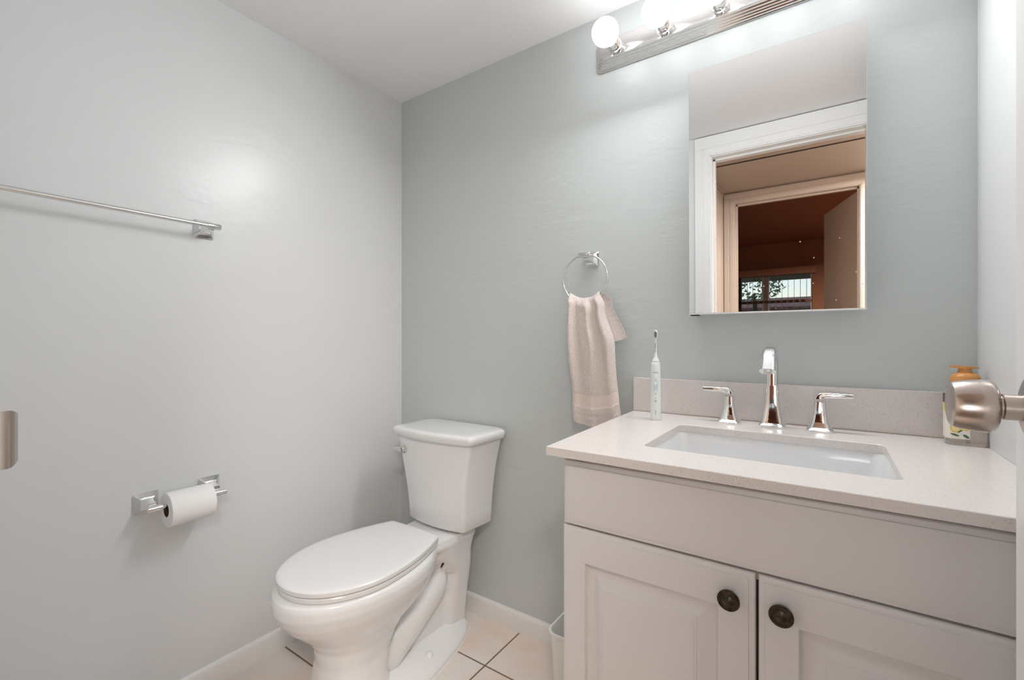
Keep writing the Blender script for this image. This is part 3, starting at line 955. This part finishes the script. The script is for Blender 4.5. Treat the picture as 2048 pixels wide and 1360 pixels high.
sub('lemon', bm, LEMON, lb_, 'yellow lemons')
bm = B(); disc(bm, -0.018, 0.036, 0.0066, 0.0070, 0.0007)
sub('lemon_flesh', bm, LEMONL, lb_, 'cut lemon half')
bm = B()
for px, pz, a_, b_, r_ in ((-0.019, 0.060, 0.0065, 0.0022, 0.4), (-0.0235, 0.057, 0.0050, 0.0020, -0.5), (-0.008, 0.054, 0.0045, 0.0018, 1.0), (-0.019, 0.022, 0.0070, 0.0020, -0.3), (-0.002, 0.020, 0.0055, 0.0026, -0.6), (-0.011, 0.030, 0.0050, 0.0012, 0.7)):
    disc(bm, px, pz, a_, b_, 0.0005, r_)
sub('leaf', bm, LEAF, lb_, 'dark green leaves')
bm = B()
lathe(bm, (BX, BY, CZ + 0.1312), (0, 0, 1), [(0, 0.0225), (0.001, 0.0235), (0.010, 0.0235), (0.015, 0.0215), (0.019, 0.0165), (0.0205, 0.0125), (0.0205, 0.0110), (0.029, 0.0110), (0.0295, 0.0)], 36)
pc = part('pump_collar', bm, AMBER, sb, 'amber domed pump collar', smooth=35)
bm = B()
rings = []
for x, hy_, z0, z1 in ((-0.0235, 0.005, 0.0305, 0.0345), (-0.016, 0.007, 0.0295, 0.0350), (-0.006, 0.0120, 0.0290, 0.0345), (0.006, 0.0125, 0.0290, 0.0338), (0.016, 0.010, 0.0295, 0.0325), (0.020, 0.006, 0.0300, 0.0320)):
    rings.append([(BX + x, BY - hy_, CZ + 0.1312 + z0), (BX + x, BY + hy_, CZ + 0.1312 + z0), (BX + x, BY + hy_, CZ + 0.1312 + z1), (BX + x, BY - hy_, CZ + 0.1312 + z1)])
loft(bm, rings)
part('pump_head', bm, AMBER, sb, 'amber flat pump head', smooth=30)
bm = B(); tube(bm, [(BX + 0.004, BY, CZ + 0.004), (BX, BY, CZ + 0.06), (BX, BY, CZ + 0.128)], 0.003, 10)
part('dip_tube', bm, mat('clear tube', (0.8, 0.76, 0.7, 1), 0.2), sb)

# ------------------------------------------------------------------ wall hardware: square flared escutcheons
def escutcheon(bm, c, n, s=0.026, reach=0.040, post=0.0085):
    """square base with a curved taper to a post; c on the wall, n outward normal, z is up"""
    c = Vector(c); n = Vector(n); a = Vector((0, 0, 1)).cross(n); up = Vector((0, 0, 1))
    rings = []
    for d, h, r_ in ((0, s, 0.004), (0.004, s * 1.0, 0.004), (0.006, s * 0.95, 0.004), (0.013, s * 0.74, 0.003), (0.016, s * 0.66, 0.003), (0.0175, s * 0.62, 0.003), (0.019, s * 0.52, 0.002), (0.026, s * 0.40, 0.002),
                     (reach - 0.006, post * 1.15, 0.002), (reach, post, 0.002)):
        rings.append([c + n * d + a * u + up * w for u, w in rrect(0, 0, h, h, r_, 3)])
    loft(bm, rings)

# towel bar, left wall
tbz, tbx = 1.422, XL + 0.060
tw = thing('towel_bar', 'long chrome towel bar mounted on the left wall', 'towel bar', (XL, 0.38, tbz))
for y, tip in ((0.611, 1), (0.152, -1)):
    bm = B(); escutcheon(bm, (XL, y, tbz - 0.003), (1, 0, 0), 0.0275, 0.055)
    part('mount', bm, CHROME, tw, smooth=25)
    bm = B(); y0 = y - 0.013 if tip > 0 else y + 0.013
    lathe(bm, (tbx, y0, tbz), (0, tip, 0), [(0, 0.0062), (0.0005, 0.0098), (0.034, 0.0098), (0.036, 0.0088), (0.0362, 0)], 28)
    part('end_sleeve', bm, CHROME, tw, smooth=35)
bm = B(); lathe(bm, (tbx, 0.145, tbz), (0, 1, 0), [(0, 0.0064), (0.470, 0.0064)], 24)
part('bar', bm, CHROME2, tw)

# toilet paper holder
pz, px_ = 0.612, XL + 0.064
tp = thing('paper_holder', 'chrome toilet paper holder with two square mounts on the left wall', 'paper holder', (XL, 0.545, pz))
for y, z in ((0.466, 0.622), (0.626, 0.628)):
    bm = B(); escutcheon(bm, (XL, y, z), (1, 0, 0), 0.0295, 0.056)
    part('mount', bm, CHROME, tp, smooth=25)
bm = B(); lathe(bm, (px_, 0.452, 0.617), (0, 1, 0), [(0, 0), (0, 0.0072), (0.001, 0.0080), (0.052, 0.0080), (0.053, 0.0062), (0.145, 0.0062), (0.146, 0.008), (0.196, 0.0080), (0.197, 0.0072), (0.197, 0)], 28)
rod = part('rod', bm, CHROME, tp, smooth=35)
# the roll hangs on the rod by the top of its core
RR, RC = 0.0475, 0.0185
rz = 0.617 + 0.0065 - RC
rl = thing('toilet_paper_roll', 'white toilet paper roll hanging on the chrome holder', 'toilet paper', (px_, 0.552, rz))
bm = B()
ya, yb_ = 0.4945, 0.605
prof = [(0, RC + 0.0008), (0, RR - 0.0015), (0.0015, RR), (yb_ - ya - 0.0015, RR), (yb_ - ya, RR - 0.0015), (yb_ - ya, RC + 0.0008), (0, RC + 0.0008)]
o_ = Vector((px_, ya, rz)); n_ = 64
rings = [[o_ + Vector((math.cos(t_) * r_, h, math.sin(t_) * r_)) for t_ in [2 * PI * k / n_ for k in range(n_)]] for h, r_ in prof]
loft(bm, rings, False, False)
# loose end of the sheet at the back
part('paper', bm, PAPER, rl, smooth=35)
bm = B()
prof = [(0, RC), (0, RC + 0.0008), (yb_ - ya, RC + 0.0008), (yb_ - ya, RC), (0, RC)]
rings = [[o_ + Vector((math.cos(t_) * r_, h, math.sin(t_) * r_)) for t_ in [2 * PI * k / n_ for k in range(n_)]] for h, r_ in prof]
loft(bm, rings, False, False)
part('core', bm, CARD, rl, 'brown cardboard core', smooth=35)

# towel ring, back wall
rx_, rzt = -0.647, 1.352
tr_ = thing('towel_ring', 'round chrome towel ring on a square mount on the grey green wall', 'towel ring', (rx_, YB, rzt))
bm = B(); escutcheon(bm, (rx_ , YB, rzt - 0.004), (0, -1, 0), 0.0255, 0.050)
part('mount', bm, CHROME, tr_, smooth=25)
bm = B(); lathe(bm, (rx_ - 0.021, YB - 0.056, rzt + 0.004), (1, 0, 0), [(0, 0), (0, 0.0078), (0.001, 0.0085), (0.040, 0.0085), (0.041, 0.0078), (0.041, 0)], 26)
part('barrel', bm, CHROME2, tr_, smooth=35)
bm = B()
RG = 0.078
rcz = rzt + 0.004 - RG
tilt = 0.06
rings = []
NP = 72
ry = YB - 0.056
for k in range(NP):
    t_ = 2 * PI * k / NP
    c = Vector((rx_ + RG * math.sin(t_), 0, RG * math.cos(t_)))
    n = Vector((math.sin(t_), 0, math.cos(t_)))
    rings.append([Vector((c.x, ry, rcz + c.z)) + (n * math.cos(u) + Vector((0, 1, 0)) * math.sin(u)) * 0.0030 for u in [2 * PI * j / 12 for j in range(12)]])
rings.append(rings[0])
loft(bm, rings, False, False)
part('ring', bm, CHROME2, tr_, smooth=60)

# hand towel over the ring
ht_z = rcz - RG       # bottom of the ring
tw_ = thing('hand_towel', 'blush pink terry hand towel draped over the chrome ring', 'towel', (rx_ + 0.03, ry, 0.80))
def sstep(a, b, x):
    t_ = max(0.0, min(1.0, (x - a) / (b - a))); return t_ * t_ * (3 - 2 * t_)
def lerp(a, b, t_): return a + (b - a) * t_
def table(tab, x):
    if x <= tab[0][0]: return tab[0][1]
    for (a, va), (b, vb_) in zip(tab[:-1], tab[1:]):
        if x <= b:
            return lerp(va, vb_, sstep(a, b, x))
    return tab[-1][1]
NU = 110
ring_z = lambda x: rcz - math.sqrt(max(RG * RG - min((x - rx_) ** 2, RG * RG * 0.93), 0))
def towel_point(u, s, th):
    """u 0..1 across; s arc length: 0 at the ring, positive down the front, negative down the back; th: offset outward"""
    front = s >= 0
    L = abs(s)
    if front:
        xl = rx_ + table([(0, -0.052), (0.10, -0.054), (0.22, -0.051), (0.36, -0.043), (0.45, -0.036)], L)
        xr = rx_ + table([(0, 0.052), (0.05, 0.074), (0.18, 0.104), (0.36, 0.118), (0.45, 0.126)], L)
    else:
        xl = rx_ + table([(0, -0.052), (0.2, -0.040)], L)
        xr = rx_ + table([(0, 0.052), (0.03, 0.088), (0.16, 0.135)], L)
    x = lerp(xl, xr, u)
    x0 = rx_ - 0.052 + 0.104 * u                       # where this thread crosses the ring
    zr = ring_z(x0) + 0.0055
    R = 0.0075
    if L < R * PI / 2:
        a_ = L / R
        yy = ry - (1 if front else -1) * R * math.sin(a_)
        zz = zr + R * math.cos(a_)
        nn = Vector((0, -(1 if front else -1) * math.sin(a_), math.cos(a_)))
    else:
        zz = zr - (L - R * PI / 2)
        yy = ry - (1 if front else -1) * R
        nn = Vector((0, -1 if front else 1, 0))
    # folds, deepest near the ring
    fade = sstep(0.0, 0.03, L)
    dmp = lerp(1.0, 0.35, sstep(0.05, 0.42, L))
    if front:
        f = 0.0075 * math.sin(u * 15.0 + 0.5 + 1.2 * L) + 0.0028 * math.sin(u * 23 - 5 * L + 1.0) + 0.006 * math.sin(u * 6.3 + 5 * L)
        f += 0.004 * math.exp(-((u - 0.62 + 0.4 * L) / 0.08) ** 2) * 2
        yy -= max(0.0015, 0.011 + f * dmp) * fade
        yy += 0.010 * sstep(0.1, 0.42, L)
        # fold edge curls back at both sides
        yy += 0.010 * (abs(2 * u - 1) ** 8) * fade
    else:
        f = 0.003 * math.sin(u * 14 + 1)
        yy += (0.004 + f) * fade
    x += 0.002 * math.sin(L * 26 + u * 3) * fade
    z2 = zz + 0.003 * noise.noise(Vector((x * 30, L * 12, 3.1)))
    return Vector((x, yy, z2)) + nn * th
Sf, Sb = 0.418, 0.150
def rows():
    r = []
    k = -Sb
    while k < Sf:
        r.append(k); k += 0.004
    r.append(Sf); return r
rws = rows()
band0, band1 = 0.318, 0.362
bm = B()
grid_o, grid_i = [], []
for s in rws:
    ro, ri = [], []
    for i in range(NU + 1):
        u = i / NU
        # bottom hem slopes slightly; last rows follow
        p_th = 0.0035
        if band0 < s < band1:
            ph = (s - band0) / (band1 - band0)
            p_th = 0.0010 + 0.0024 * (0.5 + 0.5 * math.sin(ph * 2 * PI * 5.5))
        if s > Sf - 0.012 or s < -Sb + 0.012: p_th = 0.0030
        if abs(s - (Sf - 0.032)) < 0.003: p_th = 0.0022
        p_th += 0.0009 * noise.noise(Vector((u * 90, s * 420, 1.7)))
        e_ = min(u, 1 - u) * 30
        p_th *= min(1, 0.35 + e_)
        ss = s
        o1 = towel_point(u, ss, p_th)
        o2 = towel_point(u, ss, -0.0012)
        if s > 0: o1.z += 0.010 * u * sstep(0.25, Sf, s); o2.z += 0.010 * u * sstep(0.25, Sf, s)
        ro.append(bm.verts.new(o1)); ri.append(bm.verts.new(o2))
    grid_o.append(ro); grid_i.append(ri)
R_ = len(rws)
for j in range(R_ - 1):
    for i in range(NU):
        f = bm.faces.new((grid_o[j][i], grid_o[j][i + 1], grid_o[j + 1][i + 1], grid_o[j + 1][i]))
        if band0 < rws[j] < band1: f.material_index = 1
        bm.faces.new((grid_i[j][i], grid_i[j + 1][i], grid_i[j + 1][i + 1], grid_i[j][i + 1]))
for j in range(R_ - 1):
    bm.faces.new((grid_o[j][0], grid_o[j + 1][0], grid_i[j + 1][0], grid_i[j][0]))
    bm.faces.new((grid_o[j][NU], grid_i[j][NU], grid_i[j + 1][NU], grid_o[j + 1][NU]))
for i in range(NU):
    bm.faces.new((grid_o[0][i], grid_i[0][i], grid_i[0][i + 1], grid_o[0][i + 1]))
    bm.faces.new((grid_o[-1][i], grid_o[-1][i + 1], grid_i[-1][i + 1], grid_i[-1][i]))
part('cloth', bm, [TERRY, TERRYB], tw_, smooth=75)

# ------------------------------------------------------------------ toilet
CXT = -1.192
to = thing('toilet', 'white two-piece toilet with closed elongated lid, in the corner', 'toilet', (CXT, 1.05, 0))
def smax(vals, k=0.012):
    m_ = max(vals)
    return m_ + k * math.log(sum(math.exp((v - m_) / k) for v in vals))
def interp(tab, x):
    if x <= tab[0][0]: return tab[0][1:]
    for a, b in zip(tab[:-1], tab[1:]):
        if x <= b[0]:
            t_ = (x - a[0]) / (b[0] - a[0]); t_ = t_ * t_ * (3 - 2 * t_) if False else t_
            return tuple(lerp(p, q_, t_) for p, q_ in zip(a[1:], b[1:]))
    return tab[-1][1:]
# z: front y, widest y, back y, half width of the bowl/pedestal
BOWL = [(0.000, 0.728, 0.840, 0.960, 0.130), (0.02, 0.733, 0.84, 0.960, 0.126), (0.08, 0.750, 0.845, 0.955, 0.112), (0.14, 0.758, 0.855, 0.97, 0.103), (0.19, 0.750, 0.870, 1.00, 0.108), (0.225, 0.728, 0.88, 1.03, 0.124),
        (0.255, 0.698, 0.89, 1.07, 0.145), (0.285, 0.667, 0.90, 1.11, 0.165), (0.315, 0.645, 0.90, 1.14, 0.180), (0.345, 0.632, 0.90, 1.16, 0.189), (0.368, 0.632, 0.90, 1.16, 0.190), (0.380, 0.637, 0.90, 1.155, 0.186), (0.386, 0.648, 0.90, 1.15, 0.176)]
# z: half width of the rear column, of the waist between it and the bowl, back y
REAR = [(0.0, 0.066, 0.050, 1.335), (0.05, 0.068, 0.048, 1.338), (0.15, 0.080, 0.046, 1.340), (0.24, 0.096, 0.052, 1.340), (0.30, 0.104, 0.064, 1.342), (0.335, 0.110, 0.090, 1.350), (0.36, 0.114, 0.112, 1.358), (0.386, 0.110, 0.109, 1.356)]
def halfw(y, z):
    yf, ym, yb2, w = interp(BOWL, z)
    rw, ww, ybk = interp(REAR, z)
    if y < ym:
        u = (ym - y) / (ym - yf); eg = w * max(0, 1 - u ** 2.15) ** 0.5 if u <= 1 else 0
    else:
        u = (y - ym) / (yb2 - ym); p = lerp(3.6, 2.3, sstep(0.15, 0.33, z)); eg = w * max(0, 1 - u ** p) ** (1 / 2.0) if u < 1 else 0
    y0 = lerp(1.225, 1.13, sstep(0.22, 0.34, z))
    cy_ = (y0 + ybk) / 2; hl = (ybk - y0) / 2
    u = abs(y - cy_) / hl
    col = rw * max(0, 1 - u ** 5) ** 0.3 if u < 1 else 0
    # waist plate joining everything
    wa = 0
    if y > ym:
        u = max(0, (y - cy_) / hl)
        wa = ww * (max(0, 1 - u ** 5) ** 0.3 if u < 1 else 0)
    # trapway: fat pipe rising from low front to the back
    tz0 = 0.085 + max(0, y - 0.98) * 0.62
    dz = abs(z - tz0); rr = 0.062
    tr2 = 0
    if 0.935 < y < 1.25 and dz < rr:
        endf = math.sqrt(max(0, 1 - (max(0, 0.985 - y) / 0.05) ** 2)) * (1 - sstep(1.18, 1.25, y))
        tr2 = 0.048 + 0.040 * math.sqrt(1 - (dz / rr) ** 2) * endf
    vals = [v for v in (eg, col, wa, tr2)]
    edge = 1.0
    m_ = smax(vals, 0.006) - 0.006 * math.log(4) * 0.5
    return max(m_, 0.0)
bm = B()
rings = []
zs = sorted(set([0.386 * i / 64 for i in range(65)] + [0.383, 0.385, 0.377]))
NY = 60
for z in zs:
    yf = interp(BOWL, z)[0]; yb2 = interp(REAR, z)[2]
    ys = [yf + (yb2 - yf) * (0.5 - 0.5 * math.cos(PI * k / NY)) for k in range(NY + 1)]
    right = []
    for k, y in enumerate(ys):
        w = 0.0 if k in (0, NY) else halfw(y, z)
        right.append((w, y))
    pts = [(CXT + w, y, z) for w, y in right] + [(CXT - w, y, z) for w, y in reversed(right[1:-1])]
    rings.append(pts)
loft(bm, rings)
part('bowl', bm, CERAMIC, to, smooth=55)
# foot flange
bm = B()
foot = [(0.885, 0.0), (0.885, 0.115), (0.895, 0.150), (0.93, 0.165), (1.04, 0.164), (1.11, 0.154), (1.19, 0.137), (1.26, 0.113), (1.31, 0.086), (1.338, 0.05), (1.345, 0.0)]
def foot_ring(z, ins):
    p = []
    for y, w in foot:
        w2 = max(0, w - ins); y2 = min(max(y, 0.885 + ins * 0.5), 1.345 - ins * 0.5)
        p.append((w2, y2))
    return [(CXT + w, y, z) for w, y in p] + [(CXT - w, y, z) for w, y in reversed(p[1:-1])]
loft(bm, [foot_ring(0, 0), foot_ring(0.012, 0.0005), foot_ring(0.018, 0.003), foot_ring(0.024, 0.012), foot_ring(0.034, 0.045), foot_ring(0.044, 0.075)])
bmesh.ops.recalc_face_normals(bm, faces=bm.faces)
part('foot', bm, CERAMIC, to, smooth=50)
bm = B()
def foot_out(z, g):
    p = [(w + g if w else 0, y + (g if y > 1.3 else (-g if y < 0.89 else 0))) for y, w in foot]
    return [(CXT + w, y, z) for w, y in p] + [(CXT - w, y, z) for w, y in reversed(p[1:-1])]
loft(bm, [foot_out(0.0, 0.0035), foot_out(0.003, 0.0025), foot_out(0.0045, 0.0)])
part('caulk_bead', bm, CAULK, to, 'thin white caulk bead', smooth=30)
for sx in (1, -1):
    bm = B(); uvsphere(bm, (CXT + sx * 0.106, 1.085, 0.031), 0.0145, 20, 12, (1, 1, 1.0))
    part('bolt_cap', bm, CERAMIC, to)
# dark slot under the deck
bm = B()
y0_, z0_ = 1.175, 0.298
rings = []
for d, s_ in ((0, 1), (0.003, 0.9)):
    rings.append([(CXT + halfw(1.175, 0.298) - 0.0035 + d, y0_ + (0.014 * math.cos(t_) * s_), z0_ + (0.011 * math.cos(t_) + 0.006 * math.sin(t_)) * s_) for t_ in [2 * PI * k / 14 for k in range(14)]])
loft(bm, rings)
part('bolt_slot', bm, DARKM, to, 'small dark opening under the deck')
# deck fillet / coupling under the tank
bm = B()
loft(bm, [[(x, y, z) for x, y in rrect(CXT, 1.290, hx2, 0.055, 0.03, 6)] for z, hx2 in ((0.380, 0.086), (0.392, 0.084), (0.400, 0.08), (0.406, 0.078))])
part('tank_gasket', bm, mat('dark rubber gasket', (0.07, 0.07, 0.07, 1), 0.7), to, 'dark gap under the tank')
# seat ring and lid
def egg(z, ins, yb2=1.120, n=44):
    """elongated seat outline with a straight back edge"""
    yf, ym, w, wb = 0.650 + ins, 0.865, 0.179 - ins, 0.116 - ins * 0.6
    pr = []
    for k in range(n + 1):
        a_ = PI / 2 * k / n
        pr.append((w * math.sin(a_) ** 0.96, ym - (ym - yf) * math.cos(a_)))
    for k in range(1, 15):
        f = k / 14.0
        y = ym + (yb2 - ins - ym) * f
        pr.append((lerp(w, wb, f ** 1.9), y))
    pr.append((wb - 0.006, yb2 - ins + 0.0035))
    pr.append((0, yb2 - ins + 0.008))
    return [(CXT + a, b, z) for a, b in pr] + [(CXT - a, b, z) for a, b in reversed(pr[1:-1])]
bm = B()
loft(bm, [egg(0.3865, 0.012), egg(0.3875, 0.006), egg(0.390, 0.0035), egg(0.3985, 0.0030), egg(0.4020, 0.0055), egg(0.4030, 0.012)])
part('seat', bm, SEATP, to, smooth=35)
bm = B()
loft(bm, [egg(0.4045, 0.014), egg(0.4048, 0.004), egg(0.4065, 0.0006), egg(0.4120, 0.0), egg(0.4175, 0.0006), egg(0.4205, 0.0035), egg(0.4222, 0.009), egg(0.4232, 0.022), egg(0.4240, 0.06)])
part('lid', bm, SEATP, to, smooth=35)
bm = B()
loft(bm, [egg(0.4028, 0.0085), egg(0.4048, 0.0085)])  # grey layer stands in for the shade between seat and lid
part('seat_gap_shade', bm, mat('grey seat gap shade', (0.25, 0.25, 0.25, 1), 0.7), to, 'thin grey layer painted as shade between seat and lid', smooth=0)
for sx in (1, -1):
    bm = B(); loft(bm, [[(x, y, z) for x, y in rrect(CXT + sx * 0.072, 1.132, 0.022 - i_, 0.014 - i_, 0.006, 4)] for z, i_ in ((0.3855, 0), (0.400, 0), (0.405, 0.002), (0.407, 0.006))])
    part('hinge', bm, SEATP, to, smooth=35)
# tank
def tank_ring(z, hw_, yf, yb2=1.388, bow=0.016, r=0.022, rb=0.03, taper=0.0):
    n = 18
    pts = []
    # front edge, bowed, left to right
    xs = [-1 + 2 * k / n for k in range(n + 1)]
    wf = hw_ - taper
    for x in xs:
        pts.append((x * (wf - r), yf - bow * (1 - x * x)))
    for k in range(1, 5):
        a_ = -PI / 2 + PI / 2 * k / 5
        pts.append((wf - r + r * math.cos(a_), yf + r + r * math.sin(a_)))
    pts.append((wf, yf + r))
    pts.append((hw_, yb2 - rb))
    for k in range(1, 5):
        a_ = PI / 2 * k / 5
        pts.append((hw_ - rb + rb * math.cos(a_), yb2 - rb + rb * math.sin(a_)))
    pts.append((hw_ - rb, yb2)); pts.append((-(hw_ - rb), yb2))
    for k in range(1, 5):
        a_ = PI / 2 + PI / 2 * k / 5
        pts.append((-(hw_ - rb) + rb * math.cos(a_), yb2 - rb + rb * math.sin(a_)))
    pts.append((-hw_, yb2 - rb)); pts.append((-wf, yf + r))
    for k in range(1, 5):
        a_ = PI + PI / 2 * k / 5
        pts.append((-(wf - r) + r * math.cos(a_), yf + r + r * math.sin(a_)))
    return [(CXT + x, y, z) for x, y in pts]
bm = B()
prof = [(0.392, 0.138, 1.232), (0.3945, 0.146, 1.224), (0.402, 0.151, 1.219), (0.45, 0.1525, 1.2165), (0.50, 0.157, 1.214), (0.55, 0.163, 1.210), (0.60, 0.171, 1.207), (0.65, 0.181, 1.204), (0.69, 0.191, 1.202), (0.713, 0.1965, 1.201)]
loft(bm, [tank_ring(z, w, yf, r=0.016, taper=0.010) for z, w, yf in prof])
part('tank', bm, CERAMIC, to, smooth=50)
bm = B()
prof = [(0.7135, 0.198, 1.196), (0.715, 0.2035, 1.191), (0.721, 0.2085, 1.187), (0.735, 0.2115, 1.184), (0.742, 0.2100, 1.186), (0.7465, 0.2050, 1.190), (0.7485, 0.196, 1.199), (0.7495, 0.17, 1.22)]
loft(bm, [tank_ring(z, w, yf, yb2=1.392, r=0.022, bow=0.020, taper=0.010) for z, w, yf in prof])
part('tank_lid', bm, CERAMIC, to, smooth=40)
bm = B()
hx3, hz3 = CXT - 0.140, 0.664
lathe(bm, (hx3, 1.198, hz3), (0, -1, 0), [(0, 0.015), (0.004, 0.015), (0.006, 0.012), (0.014, 0.012), (0.016, 0.010), (0.016, 0)], 24)
ring2 = []
for x, h, d in ((0.004, 0.0085, 0.0040), (-0.015, 0.0080, 0.0040), (-0.026, 0.0068, 0.0035), (-0.036, 0.0060, 0.0030), (-0.039, 0.0045, 0.0022)):
    yy = 1.198 - 0.017 - 0.006 * (-x / 0.064)
    ring2.append([(hx3 + x, yy + a_, hz3 + b_) for a_, b_ in rrect(0, 0, d, h, 0.002, 3)])
loft(bm, ring2)
part('flush_lever', bm, CHROME2, to, 'chrome flush lever', smooth=35)

# ------------------------------------------------------------------ waste bin beside the vanity
wb = thing('waste_bin', 'small white plastic waste bin between toilet and vanity', 'bin', (-0.565, 1.26, 0))
bm = B()
def bin_ring(z, g, r):
    return [(x, y, z) for x, y in rrect(-0.564, 1.262, 0.102 + g, 0.124 + g, r, 6)]
sec = [(0.0, -0.014, 0.022), (0.004, -0.012, 0.022), (0.228, -0.002, 0.028), (0.230, 0.0025, 0.030), (0.238, 0.004, 0.031), (0.242, 0.002, 0.030), (0.2405, -0.0015, 0.028), (0.228, -0.0045, 0.026), (0.006, -0.0145, 0.02)]
loft(bm, [bin_ring(*s_) for s_ in sec])
part('bin_shell', bm, BINM, wb, smooth=40)
